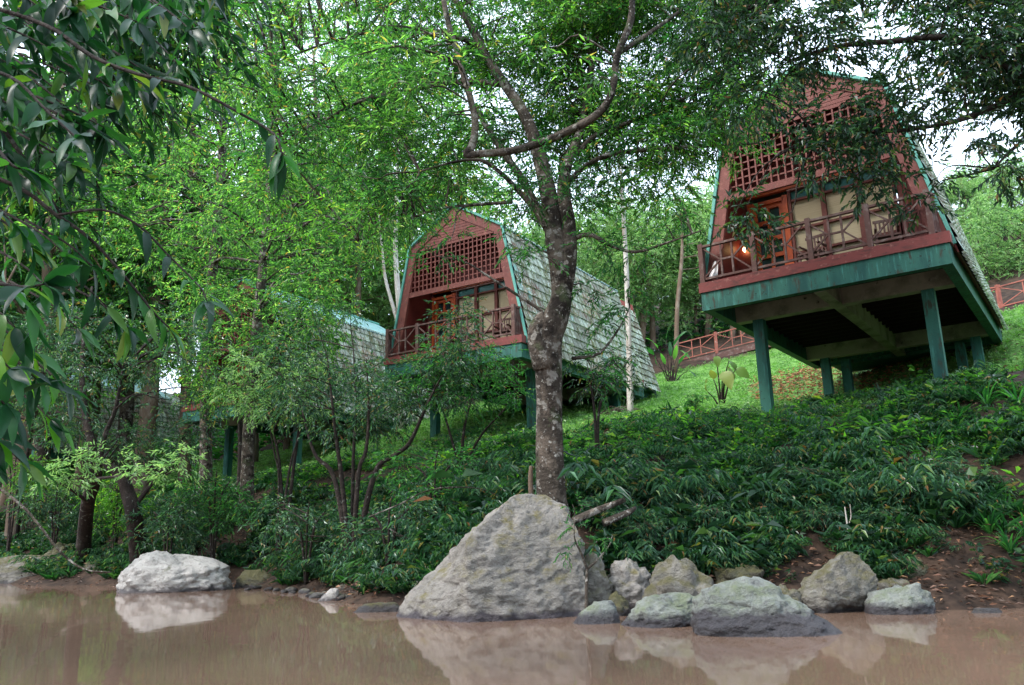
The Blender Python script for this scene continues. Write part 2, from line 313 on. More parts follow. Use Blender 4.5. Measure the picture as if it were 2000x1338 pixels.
def hit(u, v):
    R = ray(u, v); t = np.linspace(2, 90, 900)/R[1]; P = R[None, :]*t[:, None]+[0, 0, CAMZ]
    d = P[:, 2]-gz(P[:, 0], P[:, 1]); i = np.argmax(d < 0)
    return P[i] if d[i] < 0 else P[-1]
xs = np.concatenate([np.linspace(-260, -40, 30), np.arange(-38, -18, .8), np.arange(-18, 18, .2), np.arange(18, 40, .8), np.linspace(42, 260, 30)])
ys = np.concatenate([np.linspace(-160, -22, 20), np.arange(-20, 8, .8), np.arange(8, 32, .2), np.arange(32, 62, .8), np.linspace(64, 420, 34)])
X, Y = np.meshgrid(xs, ys); Z = gz(X, Y)
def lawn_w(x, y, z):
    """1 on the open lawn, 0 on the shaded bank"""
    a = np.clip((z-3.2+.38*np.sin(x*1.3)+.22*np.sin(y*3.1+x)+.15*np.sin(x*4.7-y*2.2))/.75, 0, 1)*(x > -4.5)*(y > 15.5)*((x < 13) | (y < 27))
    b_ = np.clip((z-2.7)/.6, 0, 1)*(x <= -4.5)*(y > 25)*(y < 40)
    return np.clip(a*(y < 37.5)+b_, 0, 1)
LW = lawn_w(X, Y, Z)
nx = len(xs); ny = len(ys); i = np.arange(ny-1)[:, None]*nx; j = np.arange(nx-1)[None, :]
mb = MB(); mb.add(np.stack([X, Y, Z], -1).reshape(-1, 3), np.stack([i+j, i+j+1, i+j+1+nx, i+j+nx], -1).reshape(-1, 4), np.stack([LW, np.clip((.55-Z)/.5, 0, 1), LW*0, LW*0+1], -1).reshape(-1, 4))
gm = bpy.data.materials.new('bank soil'); gm.use_nodes = True; N = gm.node_tree.nodes; L = gm.node_tree.links; b = N['Principled BSDF']; b.inputs['Roughness'].default_value = .9; b.inputs['Specular IOR Level'].default_value = .2
at_ = N.new('ShaderNodeAttribute'); at_.attribute_name = 'tint'; sp = N.new('ShaderNodeSeparateColor'); L.new(at_.outputs['Color'], sp.inputs[0])
geo = N.new('ShaderNodeNewGeometry')
t1 = N.new('ShaderNodeTexNoise'); t1.inputs['Scale'].default_value = 3; t1.inputs['Detail'].default_value = 8; L.new(geo.outputs['Position'], t1.inputs[0])
t2 = N.new('ShaderNodeTexVoronoi'); t2.inputs['Scale'].default_value = 14; L.new(geo.outputs['Position'], t2.inputs[0])
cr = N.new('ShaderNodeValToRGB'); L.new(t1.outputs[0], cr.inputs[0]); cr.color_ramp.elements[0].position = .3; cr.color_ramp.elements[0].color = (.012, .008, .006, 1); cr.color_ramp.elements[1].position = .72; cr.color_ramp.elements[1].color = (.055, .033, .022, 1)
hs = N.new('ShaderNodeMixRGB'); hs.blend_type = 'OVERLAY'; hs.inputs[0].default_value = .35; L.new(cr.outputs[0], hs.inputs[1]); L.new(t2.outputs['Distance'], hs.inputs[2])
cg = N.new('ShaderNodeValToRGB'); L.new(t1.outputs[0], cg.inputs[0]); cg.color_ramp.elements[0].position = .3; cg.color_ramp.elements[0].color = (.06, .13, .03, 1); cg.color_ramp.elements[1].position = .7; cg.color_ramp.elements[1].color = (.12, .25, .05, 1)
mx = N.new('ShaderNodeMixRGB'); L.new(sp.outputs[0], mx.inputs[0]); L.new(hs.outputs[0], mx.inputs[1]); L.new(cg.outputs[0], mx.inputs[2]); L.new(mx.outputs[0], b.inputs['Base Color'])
bp = N.new('ShaderNodeBump'); bp.inputs['Strength'].default_value = .8; bp.inputs['Distance'].default_value = .06; L.new(t1.outputs[0], bp.inputs['Height']); L.new(bp.outputs[0], b.inputs['Normal'])
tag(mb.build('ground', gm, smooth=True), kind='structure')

# water
wm = bpy.data.materials.new('muddy water'); wm.use_nodes = True; N = wm.node_tree.nodes; L = wm.node_tree.links; b = N['Principled BSDF']
b.inputs['Base Color'].default_value = (.20, .115, .075, 1); b.inputs['Roughness'].default_value = .05; b.inputs['IOR'].default_value = 1.33; b.inputs['Specular IOR Level'].default_value = .5
geo = N.new('ShaderNodeNewGeometry'); mp = N.new('ShaderNodeMapping'); mp.inputs['Scale'].default_value = (1.1, .55, 1); L.new(geo.outputs['Position'], mp.inputs[0])
t1 = N.new('ShaderNodeTexNoise'); t1.inputs['Scale'].default_value = 1.1; t1.inputs['Detail'].default_value = 3; L.new(mp.outputs[0], t1.inputs[0])
bp = N.new('ShaderNodeBump'); bp.inputs['Strength'].default_value = .06; bp.inputs['Distance'].default_value = .10; L.new(t1.outputs[0], bp.inputs['Height']); L.new(bp.outputs[0], b.inputs['Normal'])
t3 = N.new('ShaderNodeTexNoise'); t3.inputs['Scale'].default_value = .5; t3.inputs['Detail'].default_value = 4; L.new(mp.outputs[0], t3.inputs[0])
cr = N.new('ShaderNodeValToRGB'); L.new(t3.outputs[0], cr.inputs[0]); cr.color_ramp.elements[0].position = .35; cr.color_ramp.elements[0].color = (.135, .084, .058, 1); cr.color_ramp.elements[1].position = .7; cr.color_ramp.elements[1].color = (.17, .108, .076, 1)
L.new(cr.outputs[0], b.inputs['Base Color'])
gx = np.linspace(-130, 60, 40); gy = np.linspace(-45, 60, 30); GX, GY = np.meshgrid(gx, gy)
i = np.arange(29)[:, None]*40; j = np.arange(39)[None, :]
tag(MB().add(np.stack([GX, GY, GX*0], -1).reshape(-1, 3), np.stack([i+j, i+j+1, i+j+41, i+j+40], -1).reshape(-1, 4)).build('river', wm), kind='structure')

# ------------------------------------------------------------------ foliage helpers
def unit(a): return a/(np.linalg.norm(a, axis=-1, keepdims=True)+1e-9)
def leaves(mb, P, D, Ln, Wd, rng, fold=.15, droop=.25, wide=.42, roll=.6, n6=False):
    """kite-shaped leaves at P along D"""
    n = len(P); D = unit(D); up = np.array([0, 0, 1.])+rng.normal(0, roll, (n, 3)); S = unit(np.cross(D, up)); U = np.cross(S, D)
    Ln = np.broadcast_to(Ln, n)[:, None]*rng.uniform(.7, 1.2, (n, 1)); Wd = np.broadcast_to(Wd, n)[:, None]*rng.uniform(.8, 1.15, (n, 1))
    if not n6:
        mid = P+D*Ln*wide; tip = P+D*Ln-U*Ln*droop
        V = np.stack([P, mid+S*Wd*.5+U*Wd*fold, tip, mid-S*Wd*.5+U*Wd*fold], 1)
        k = np.arange(n)[:, None]*4
        mb.add(V.reshape(-1, 3), np.concatenate([k+[0, 1, 2], k+[0, 2, 3]]))
    else:
        m0 = P+D*Ln*.28-U*Ln*droop*.05; m1 = P+D*Ln*.62-U*Ln*droop*.35; tip = P+D*Ln-U*Ln*droop
        V = np.stack([P, m0+S*Wd*.45+U*Wd*fold, m1+S*Wd*.42+U*Wd*fold, tip, m1-S*Wd*.42+U*Wd*fold, m0-S*Wd*.45+U*Wd*fold, m0, m1], 1)
        k = np.arange(n)[:, None]*8
        mb.add(V.reshape(-1, 3), np.concatenate([k+[0, 1, 6], k+[0, 6, 5], k+[2, 3, 7], k+[7, 3, 4]]))
        mb.F.append(np.concatenate([k+[1, 2, 7, 6], k+[6, 7, 4, 5]]).astype(np.int32)+(mb.n-len(V)*8))
def sprays(mb, A, D, rng, nl=9, tl=.3, L_=.1, W_=.024, n6=False, droop=.25, spread=.9, twigs=None, fold=.15, wide=.42):
    """a twig at each anchor A along D carrying nl leaves set left and right"""
    n = len(A); D = unit(D); S = unit(np.cross(D, np.array([0, 0, 1.])+rng.normal(0, .35, (n, 3))))
    for j in range(nl):
        t = (j+.5)/nl; sgn = 1 if j % 2 else -1
        P = A+D*tl*t; P[:, 2] -= tl*.25*t*t
        sp = spread*(1-.7*t)
        d = D*(.45+.5*t)+S*sgn*sp+rng.normal(0, .22, (n, 3)); d[:, 2] -= .22
        leaves(mb, P, d, L_*(1-.25*abs(t-.5)), W_, rng, droop=droop, n6=n6, fold=fold, wide=wide)
    if twigs is not None:
        E = A+D*tl; E[:, 2] -= tl*.25; r = .0035+.01*tl
        V = np.stack([A+S*r, A-S*r, E], 1); k = np.arange(n)[:, None]*3
        U = np.cross(S, D); twigs.add(V.reshape(-1, 3), k+[0, 1, 2]); V2 = np.stack([A+U*r, A-U*r, E], 1); twigs.add(V2.reshape(-1, 3), k+[0, 1, 2])
def clumps(rng, C, R, per, flat=.55):
    """anchors grouped into clumps: C centres, R clump radius"""
    n = len(C); o = rng.normal(0, 1, (n, per, 3)); o = unit(o)*rng.uniform(.15, 1, (n, per, 1))**.6
    R = np.broadcast_to(R, n)[:, None, None]; o = o*R*np.array([1, 1, flat]); A = C[:, None, :]+o
    D = unit(o)+rng.normal(0, .35, (n, per, 3)); D[..., 2] -= .15
    return A.reshape(-1, 3), D.reshape(-1, 3)
def in_ell(rng, n, c, r, shell=.35):
    d = unit(rng.normal(0, 1, (n, 3))); q = rng.uniform(shell, 1, (n, 1))**.5
    return np.asarray(c)+d*q*np.asarray(r)
def connect(mb, limbs, C, rng, r0=.022, r1=.006, sides=5, lift=.12):
    """thin branches from the nearest limb point to every clump centre"""
    pts = np.concatenate([l for l in limbs])
    for c in C:
        d = np.linalg.norm(pts-c, axis=1)+np.clip(pts[:, 2]-c[2], 0, 9)*.6; k = int(np.argmin(d)); a = pts[k]; Ld = np.linalg.norm(c-a)
        if Ld < .15: continue
        m = a*.55+c*.45; m[2] += Ld*lift; m += rng.normal(0, .06*Ld, 3); m2 = a*.25+c*.75; m2[2] += Ld*lift*.7; m2 += rng.normal(0, .05*Ld, 3)
        s_ = r0*min(1.6, .5+Ld/2.5)
        mb.tube([a, m, m2, c], [s_, s_*.7, s_*.45, r1], sides, 3, caps=False)

# ------------------------------------------------------------------ rocks
def rock(outline, depth, material, label, seed, rough=.05, front=None, group=None, name='rock', sink=.4, lv=30, sd_=60, yoff=0., cat='rock'):
    """outline: (pixel row, left, right) from the waterline up; the solid goes back 'depth' times its half width"""
    rng = np.random.default_rng(seed); y0, l0, r0 = outline[0]
    base = onz((l0+r0)/2, y0, 0.0); hw = abs(at(r0, y0, base[1])[0]-at(l0, y0, base[1])[0])/2
    Yc = base[1]+hw*depth*.75+yoff
    zs = []; xl = []; xr = []
    for v, l, r in outline:
        a = at(l, v, Yc); c = at(r, v, Yc); zs.append((a[2]+c[2])/2); xl.append(a[0]); xr.append(c[0])
    zs = np.array(zs); xl = np.array(xl); xr = np.array(xr)
    zb = -sink; ext = (xr[0]-xl[0])*.03
    zs = np.concatenate([[zb], zs]); xl = np.concatenate([[xl[0]-ext], xl]); xr = np.concatenate([[xr[0]+ext], xr])
    zt = zs[-1]; t = np.linspace(0, 1, lv); zz = zb+(zt-zb)*t
    A = np.interp(zz, zs, xl); B = np.interp(zz, zs, xr); H = B-A; hmax = hw
    ks = rng.uniform(0, 6.28, 5); amp = rng.uniform(.3, 1, 5)
    th = np.arange(sd_)*2*PI/sd_; c_, s_ = np.cos(th), np.sin(th)
    e = .8
    ux = np.sign(c_)*abs(c_)**e; uy = np.sign(s_)*abs(s_)**e
    V = []
    for k in range(lv):
        cx = (A[k]+B[k])/2; h = H[k]/2
        dp = depth*(h*.65+hmax*.35*(1-t[k]**3)) if t[k] < .97 else depth*h*.7
        x = cx+ux*h; y = Yc+uy*dp
        if front is not None:        # a vertical edge facing the viewer splits the face in two planes
            fx = at(front, y0, Yc)[0]; q = np.clip((x-A[k])/(H[k]+1e-6), 0, 1); fq = np.clip((fx-A[k])/(H[k]+1e-6), .08, .92)
            f = np.where(q < fq, q/fq, 1-(q-fq)/(1-fq)*.55)
            y = np.where(uy < 0, Yc-dp*(.08+1.0*f)*np.clip(abs(uy)*3, 0, 1), y)
        V.append(np.stack([x, y, np.full(sd_, zz[k])], 1))
    V = np.array(V); cen = np.array([(A[-1]+B[-1])/2, Yc, zt+.02*hw])
    P = V.reshape(-1, 3); C0 = np.array([(xl[0]+xr[0])/2, Yc, zt*.35])
    sz = max(hw, zt*.6); off = Vector(rng.uniform(-50, 50, 3))
    out = np.empty_like(P)
    for i_, p in enumerate(P):
        v = Vector(p)
        a = mn.fractal(v*(1.3/sz)+off, 1.0, 2.1, 3)
        vd = mn.voronoi(v*(2.3/sz)+off)[0]; rr = (vd[1]-vd[0])
        bq = mn.fractal(Vector((v.x, v.y, v.z*1.7))*(6./sz)+off, .9, 2.2, 4)
        d = p-C0; d = d/(np.linalg.norm(d)+1e-6)
        vd2 = mn.voronoi(Vector((v.x, v.y, v.z*1.5))*(7./sz)+off)[0]
        ter = mn.fractal(Vector((v.x*.8, v.y*.8, v.z*1.7))*(9./sz)+off, .8, 2.2, 4)
        out[i_] = p+d*sz*rough*(1.7*a+1.3*min(rr, .5)+.7*bq+.4*(vd2[1]-vd2[0])+.4*abs(ter))
    mbb = MB(); ii = np.arange(lv-1)[:, None]*sd_; jj = np.arange(sd_)[None, :]; j2 = (jj+1) % sd_
    mbb.add(np.vstack([out, cen]), np.stack([ii+jj, ii+j2, ii+j2+sd_, ii+jj+sd_], -1).reshape(-1, 4))
    top = (lv-1)*sd_; mbb.F.append(np.array([(top+q, top+(q+1) % sd_, lv*sd_) for q in range(sd_)], np.int32))
    o = mbb.build(name, material, smooth=True); return tag(o, label, cat, group)
rock([(1210, 768, 1140), (1160, 795, 1140), (1120, 832, 1137), (1090, 868, 1132), (1060, 903, 1126), (1040, 925, 1118), (1010, 957, 1106), (990, 976, 1096), (977, 990, 1084), (969, 1004, 1070)],
     .8, RK['big'], 'huge pointed grey boulder standing at the foot of the crooked tree', 3, .045, front=922, name='boulder', lv=110, sd_=190, cat='boulder')
rock([(1156, 230, 448), (1130, 236, 446), (1110, 250, 442), (1095, 268, 400), (1085, 284, 350), (1079, 300, 326)], .7, RK['white'], 'broad white boulder at the left waterline reflected in the river', 5, .075, name='boulder', lv=50, sd_=90, cat='boulder')
rock([(1139, -70, 150), (1112, -55, 158), (1096, -40, 146), (1086, 40, 132)], .6, RK['grey'], 'long flat grey rock at the far left edge of the river', 8, .06)
rock([(1140, 150, 218), (1118, 155, 214), (1098, 170, 206)], .8, RK['grey'], 'small dark rock right of the long flat rock', 9, .07)
rock([(1147, 463, 533), (1128, 467, 530), (1114, 480, 512)], .8, RK['moss'], 'greenish low rock right of the white boulder', 11, .06)
rock([(1174, 620, 662), (1160, 634, 662), (1150, 645, 660)], .7, RK['white'], 'small pale wedge of stone lying in the water', 12, .05)
rock([(1160, 640, 692), (1146, 662, 692), (1135, 674, 690)], .8, RK['grey'], 'grey pointed stone just behind the pale wedge', 13, .05)
rock([(1196, 690, 790), (1186, 700, 780), (1179, 712, 770)], .5, RK['moss'], 'flat dark wet stone beside the huge boulder', 14, .07)
rock([(1219, 1120, 1212), (1204, 1130, 1208), (1188, 1145, 1202), (1176, 1160, 1192)], .8, RK['blue'], 'small grey stone between huge boulder and rounded pale rock', 15, .06)
rock([(1224, 1208, 1378), (1200, 1228, 1376), (1180, 1246, 1372), (1166, 1268, 1364), (1158, 1288, 1348)], .7, RK['blue'], 'pale rounded rock left of the large blue grey one', 16, .085, lv=56, sd_=110)
rock([(1242, 1370, 1644), (1215, 1363, 1612), (1190, 1364, 1570), (1170, 1368, 1540), (1150, 1383, 1502), (1135, 1408, 1452)], .62, RK['band'], 'large blue grey rock with a dark wet band nearest the viewer', 17, .07, lv=64, sd_=140, name='boulder', cat='boulder')
rock([(1196, 1596, 1665), (1180, 1570, 1692), (1160, 1560, 1703), (1130, 1586, 1704), (1100, 1620, 1692), (1078, 1648, 1668)], .7, RK['grey'], 'tilted angular slab of grey stone on the right bank', 18, .085, front=1600, lv=60, sd_=110, name='boulder', cat='boulder')
rock([(1200, 1700, 1824), (1178, 1700, 1820), (1158, 1710, 1806), (1148, 1738, 1790)], .7, RK['blue'], 'grey block with pale lichen right of the tilted slab', 19, .11)
rock([(1198, 1898, 1956), (1188, 1906, 1948)], .7, RK['grey'], 'little flat stone at the right muddy edge', 20, .05)
def brock(l, t_, r, bt, Y_, seed, m, label, dep=.8):
    """rock lying on the bank at distance Y"""
    rng = np.random.default_rng(seed); a = at(l, bt, Y_); c = at(r, bt, Y_); tp = at((l+r)/2, t_, Y_)
    x0, x1 = a[0], c[0]; z1 = tp[2]; z0 = min(a[2], g1((x0+x1)/2, Y_))-.12; hw = (x1-x0)/2
    lv, sn = 34, 64; th = np.arange(sn)*2*PI/sn; V = []; off = Vector(rng.uniform(-50, 50, 3)); sk = rng.uniform(-.3, .3)
    for k in range(lv):
        t = k/(lv-1); q = (1-t**2.6)**.5*(.86+.14*min(1, t*4)) if k < lv-1 else .08
        V.append(np.stack([(x0+x1)/2+sk*hw*(t-.3)+np.sign(np.cos(th))*abs(np.cos(th))**.8*hw*q, Y_+np.sin(th)*hw*dep*q, np.full(sn, z0+(z1-z0)*t)], 1))
    P = np.array(V).reshape(-1, 3); c0 = P.mean(0)
    for i_, p in enumerate(P):
        v = Vector(p); vd = mn.voronoi(v*(1.7/hw)+off)[0]
        d = p-c0; d /= np.linalg.norm(d)+1e-6
        P[i_] = p+d*hw*(.24*mn.fractal(v*(1.4/hw)+off, .8, 2, 6)+.34*min(vd[1]-vd[0], .6)-.1)
    mbb = MB(); ii = np.arange(lv-1)[:, None]*sn; jj = np.arange(sn)[None, :]; j2 = (jj+1) % sn
    mbb.add(P, np.stack([ii+jj, ii+j2, ii+j2+sn, ii+jj+sn], -1).reshape(-1, 4)); mbb.F.append([list(range((lv-1)*sn, lv*sn))])
    return tag(mbb.build('rock', m, smooth=True), label, 'rock')
brock(1188, 1092, 1276, 1160, 11.5, 131, RK['pale'], 'pale rock in the row behind, beside the craggy one')
brock(1112, 1086, 1192, 1165, 11.3, 132, RK['grey'], 'grey rock right behind the huge boulder and its sapling')
brock(1252, 1096, 1416, 1180, 11.0, 33, RK['grey'], 'craggy broken rock behind the pale rounded rock', .6)
brock(1396, 1098, 1500, 1150, 11.5, 34, RK['moss'], 'yellow mossy rock behind the large blue grey rock')
brock(1488, 1142, 1572, 1196, 10.6, 35, RK['grey'], 'grey rock tucked between blue grey rock and tilted slab')
brock(1712, 1126, 1784, 1165, 11.0, 36, RK['grey'], 'grey rock resting above the lichen block')
brock(1758, 1082, 1822, 1160, 11.3, 37, RK['moss'], 'upright mossy rock at right behind the lichen block')
brock(1172, 1160, 1240, 1196, 10.7, 38, RK['moss'], 'low dark rock behind the small grey stone')
brock(1310, 1040, 1370, 1080, 12.6, 39, RK['moss'], 'mossy stone half buried in the bank among ferns')
brock(1440, 1030, 1480, 1060, 13, 40, RK['moss'], 'small buried stone high on the right bank')
brock(1830, 1060, 1890, 1090, 12.2, 44, RK['moss'], 'dark stone in the bare mud at right')
brock(86, 1060, 150, 1088, 24.5, 41, RK['moss'], 'dark rock on top of the long flat rock at left')
# cobbles along the left shore
cob = None
for k in range(26):
    t = k/25; u = 455+t*330+random.uniform(-8, 8); v = 1150+t*34+random.uniform(-7, 2); p = onz(u, v, 0); r = random.uniform(.07, .17)
    if cob is None or k < 4:
        mbb = MB(); sn = 14; lv = 9; th = np.arange(sn)*2*PI/sn; V = []
        for q in range(lv):
            a = -PI/2+PI*q/(lv-1); V.append(np.stack([np.cos(th)*max(.03, math.cos(a)), np.sin(th)*max(.03, math.cos(a))*.8, np.full(sn, math.sin(a)*.6)], 1))
        P = np.array(V).reshape(-1, 3); P = np.array([x*(1+.3*mn.fractal(Vector(x)*1.3+Vector((k*7, 0, 0)), 1, 2, 3)) for x in P])
        ii = np.arange(lv-1)[:, None]*sn; jj = np.arange(sn)[None, :]; j2 = (jj+1) % sn
        mbb.add(P, np.stack([ii+jj, ii+j2, ii+j2+sn, ii+jj+sn], -1).reshape(-1, 4)); cob = mbb.build('cobble', RK['moss' if k % 2 else 'grey'], smooth=True)
        protos = (protos if k else [])+[cob]; o = cob
    else: o = protos[k % 4].copy(); sc.collection.objects.link(o)
    o.location = (p[0], p[1]+.1, r*.15); o.scale = (r, r, r*random.uniform(.7, 1.1)); o.rotation_euler = (random.uniform(-.2, .2), 0, random.uniform(0, 6))
    tag(o, 'small dark cobble in the muddy strip left of the huge boulder', 'cobble', 'cobbles along the left shore')

# ------------------------------------------------------------------ cabins
W, D, B = 5.14, 8.68, .35; HK, IK, HA, GB = 3.57, .82, 4.63, .65
SL = (IK+.0)/HK   # inward lean of the lower roof slope per metre
def side_x(z): return W-.06-(W-.06-(W-IK))*z/HK          # outer line, right side
def railing(mb, a, b, H=.88, nb=4, posts=True):
    """railing with paired uprights and diagonals in every bay, a to b in local x,y,z"""
    a = np.asarray(a, float); b = np.asarray(b, float); d = b-a; L_ = np.linalg.norm(d); d /= L_; up = np.array([0, 0, 1.]); nrm = np.cross(d, up)
    P = lambda s_, z: a+d*s_+up*z
    mb.bar(P(0, H), P(L_, H), .085, .05, up); mb.bar(P(0, .10), P(L_, .10), .05, .05, up)
    for k in range(nb):
        s0 = L_*k/nb; s1 = L_*(k+1)/nb; w_ = s1-s0; m1 = s0+w_*.40; m2 = s0+w_*.62; zm = (H+.1)/2; t0 = H-.028; b0 = .128
        for m_ in (m1, m2): mb.bar(P(m_, b0), P(m_, t0), .042, .042, d)
        mb.bar(P(m1+.022, zm), P(m2-.022, zm), .036, .04, up)
        for (x0, z0, x1, z1) in ((s0+.04, t0, m1-.02, zm), (s0+.04, b0, m1-.02, zm), (m2+.02, zm, s1-.04, t0), (m2+.02, zm, s1-.04, b0)):
            mb.bar(P(x0, z0), P(x1, z1), .034, .036, nrm)
def cabin_body(root):
    # deck: fascia, ring beam, cross beams, floor
    m = MB(); t = .06
    m.box((W/2, t/2, -.115), (W, t, .23)); m.box((t/2, D/2+t/2, -.115), (t, D-t, .23)); m.box((W-t/2, D/2+t/2, -.115), (t, D-t, .23)); m.build('fascia_board', fascia, root)
    m = MB(); bw = .2; i_ = .035
    m.box((W/2, i_+bw/2, -.44), (W-2*i_, bw, .42)); m.box((W/2, D-bw/2, -.44), (W-2*i_, bw, .42))
    m.box((i_+bw/2, D/2, -.442), (bw, D-2*bw-.04, .416)); m.box((W-i_-bw/2, D/2, -.442), (bw, D-2*bw-.04, .416)); m.build('edge_beam', teal, root)
    m = MB()
    for x0, x1 in ((.236, W/2-.12), (W/2+.12, W-.236)):
        for y_ in (1.7, 7.3): m.box(((x0+x1)/2, y_, -.45), (x1-x0, .26, .40))
    m.box((W/2, D/2, -.44), (.24, D-2*bw-.08, .44)); m.build('cross_beam', conc, root)
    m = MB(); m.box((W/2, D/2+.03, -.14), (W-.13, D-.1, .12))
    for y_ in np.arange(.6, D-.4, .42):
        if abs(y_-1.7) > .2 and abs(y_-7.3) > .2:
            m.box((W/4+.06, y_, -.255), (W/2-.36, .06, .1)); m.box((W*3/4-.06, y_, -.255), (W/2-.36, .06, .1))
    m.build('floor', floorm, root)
    # gable frame (barge boards) in the plane y=B
    ln = lambda x0, z0, x1, z1: (np.array((x0, B, z0)), np.array((x1, B, z1)))
    m = MB(); bwid = .30
    for sgn in (1, -1):
        X_ = (lambda x: x) if sgn == 1 else (lambda x: W-x)
        pts = [(X_(side_x(0)), 0), (X_(side_x(HK)), HK), (W/2, HA), (W/2, HA-.33), (X_(side_x(HK)-.24), HK-.14), (X_(side_x(0)-.30), 0)]
        if sgn == -1: pts = pts[::-1]
        m.prism(pts, B-.06, B+.04)
    m.build('barge_board', redw, root)
    m = MB()
    zb, zt = 2.06, 3.42
    m.prism([(W-side_x(1.92)+.22, 1.93), (side_x(1.92)-.22, 1.93), (side_x(zb+.03)-.22, zb+.03), (W-side_x(zb+.03)+.22, zb+.03)], B-.05, B+.03); m.build('lattice_beam', redw, root)
    m = MB(); xs_ = np.arange(.5, W-.4, .162)
    for x in xs_:
        z1 = zt
        z0 = zb+.03
        xl_ = W-side_x(z0)+.24
        # clip by the leaning sides
        if x < W-side_x(zt)+.22 or x > side_x(zt)-.22:
            e_ = min(x, W-x); zc = HK*(e_-.24-.06)/(IK-.06); z1 = min(zt, zc)
        if z1 > z0+.05: m.box((x, B-.012, (z0+z1)/2), (.034, .03, z1-z0))
    for z in np.arange(zb+.2, zt, .178):
        x0 = W-side_x(z)+.24; m.box((W/2, B+.016, z), (W-2*x0, .026, .034))
    m.build('lattice_screen', redw, root)
    m = MB(); zc = zt
    while zc < HA-.2:
        z1 = zc+.095; f = lambda z: (W/2-(HA-.22-z)*(W/2-IK)/(HA-HK)*.93)
        x0 = max(f(zc), W-side_x(HK)+.2); x0b = max(f(z1), W-side_x(HK)+.2)
        if x0 < W/2: 
            yy0, yy1 = B-.035, B+.0
            m.prism([(x0, zc), (W-x0, zc), (W-min(x0b, W/2-.02), z1-.012), (min(x0b, W/2-.02), z1-.012)], yy0, yy1)
        zc += .095
    m.prism([(W-side_x(HK)+.1, zt+.01), (side_x(HK)-.1, zt+.01), (W/2, HA-.1)], B+.005, B+.03); m.build('gable_boards', redw, root)
    # recessed front wall
    yf = 1.5; m = MB(); sx0 = lambda z: W-side_x(z)+.05
    m.prism([(sx0(0), 0), (.82, 0), (.82, 2.40), (4.12, 2.40), (4.12, 0), (W-sx0(0), 0), (W-sx0(HK), HK), (W/2, HA-.1), (sx0(HK), HK)], yf, yf+.09)
    for k in range(9):
        xk = 4.2+k*.085; hk_ = min(2.3, (W-.2-xk)/(IK-.06)*HK-.15)
        if hk_ > .3: m.box((xk, yf-.012, hk_/2), (.07, .02, hk_))
    m.build('front_wall', redd, root)
    for s_ in (0, 1):
        X_ = (lambda x: x) if s_ == 0 else (lambda x: W-x)
        m = MB(); v = []
        for y_ in (B+.05, yf-.005):
            for (x, z) in ((.16, 0.005), (IK+.12, HK-.1), (IK+.2, HK-.1), (.24, 0.005)): v.append((X_(x), y_, z))
        m.add(v, [(0, 1, 2, 3), (7, 6, 5, 4), (0, 4, 5, 1), (3, 2, 6, 7), (0, 3, 7, 4), (1, 5, 6, 2)]); m.build('side_wall', redd, root)
    # door with frame, panes and knob
    fr = MB(); fr.box((.86, yf-.02, 1.1), (.08, .12, 2.2)); fr.box((1.72, yf-.02, 1.1), (.12, .12, 2.2)); fr.box((1.29, yf-.02, 2.13), (.8, .12, .09)); fr.box((2.47, yf-.02, 2.365), (3.3, .11, .07)); fr.build('door_frame', orange, root)
    dr = MB()
    for x in (.97, 1.29, 1.61): dr.box((x, yf-.0, 1.04), (.10 if x != 1.29 else .07, .06, 2.06))
    for z in (.12, .42, .80, 1.22, 1.64, 2.03): dr.box((1.29, yf-.002, z), (.56, .05, .10 if z > .13 else .2))
    dro = dr.build('door', orange, root)
    MB().box((1.29, yf+.03, 1.05), (.6, .015, 1.95)).build('pane', glass, dro)
    MB().tube([(1.06+.5, yf-.03, 1.0), (1.06+.5, yf-.09, 1.0)], .022, 8, 1).build('handle', lampm if False else bark_p, dro)
    # three windows
    xsn = [1.80, 2.58, 3.35, 4.10]
    for k in range(3):
        x0, x1 = xsn[k], xsn[k+1]; f = MB()
        for x in (x0+.025, x1-.03): f.box((x, yf-.02, 1.16), (.055, .10, 2.3))
        for z in (.06, .72, 1.30, 2.02, 2.29): f.box(((x0+x1)/2, yf-.018, z), (x1-x0-.115, .08, .05))
        wn = f.build('window', redw, root)
        MB().box(((x0+x1)/2, yf+.03, 1.05), (x1-x0-.1, .012, 1.9)).build('blind', blind, wn)
        MB().box(((x0+x1)/2, yf+.03, 2.155), (x1-x0-.1, .012, .22)).build('transom', tglass, wn)
    # propped transom flap sticks
    m = MB()
    for x in (2.0, 2.9): m.bar((x, yf-.06, 2.28), (x+.55, yf-.45, 2.12), .03, .03, (0, 0, 1))
    m.bar((1.9, yf-.46, 2.12), (3.6, yf-.46, 2.12), .03, .03, (0, 0, 1)); m.build('awning_rod', railw, root)
    # wall lamp
    lm = MB(); 
    for k in range(5):
        a = k/4*PI; lm.tube([(.0, 0, 0), (0, 0, 0)], .01, 4, 1) if False else None
    lm.tube([(.66, yf-.09, 1.02), (.66, yf-.09, 1.05), (.66, yf-.09, 1.10), (.66, yf-.09, 1.13)], [.012, .035, .035, .01], 10, 2); lm.build('lamp_bulb', lampm, root)
    # balcony rail
    for k, (a, c, nb) in enumerate((((.09, .08, 0), (W-.30, .08, 0), 4), ((.09, .1, 0), (.09, B-.03, 0), 1), ((W-.30, .1, 0), (W-.18, B-.03, 0), 1))):
        m = MB(); railing(m, a, c, nb=nb); m.build('railing', railw, root)
    for x in (.09, 1.31, 2.53, 3.71, W-.30): MB().box((x, .08, .475), (.105, .10, .95)).build('railing_post', railw, root)
    # roof: lower slopes in tile rows, upper slopes in turquoise sheet
    zE = -.36
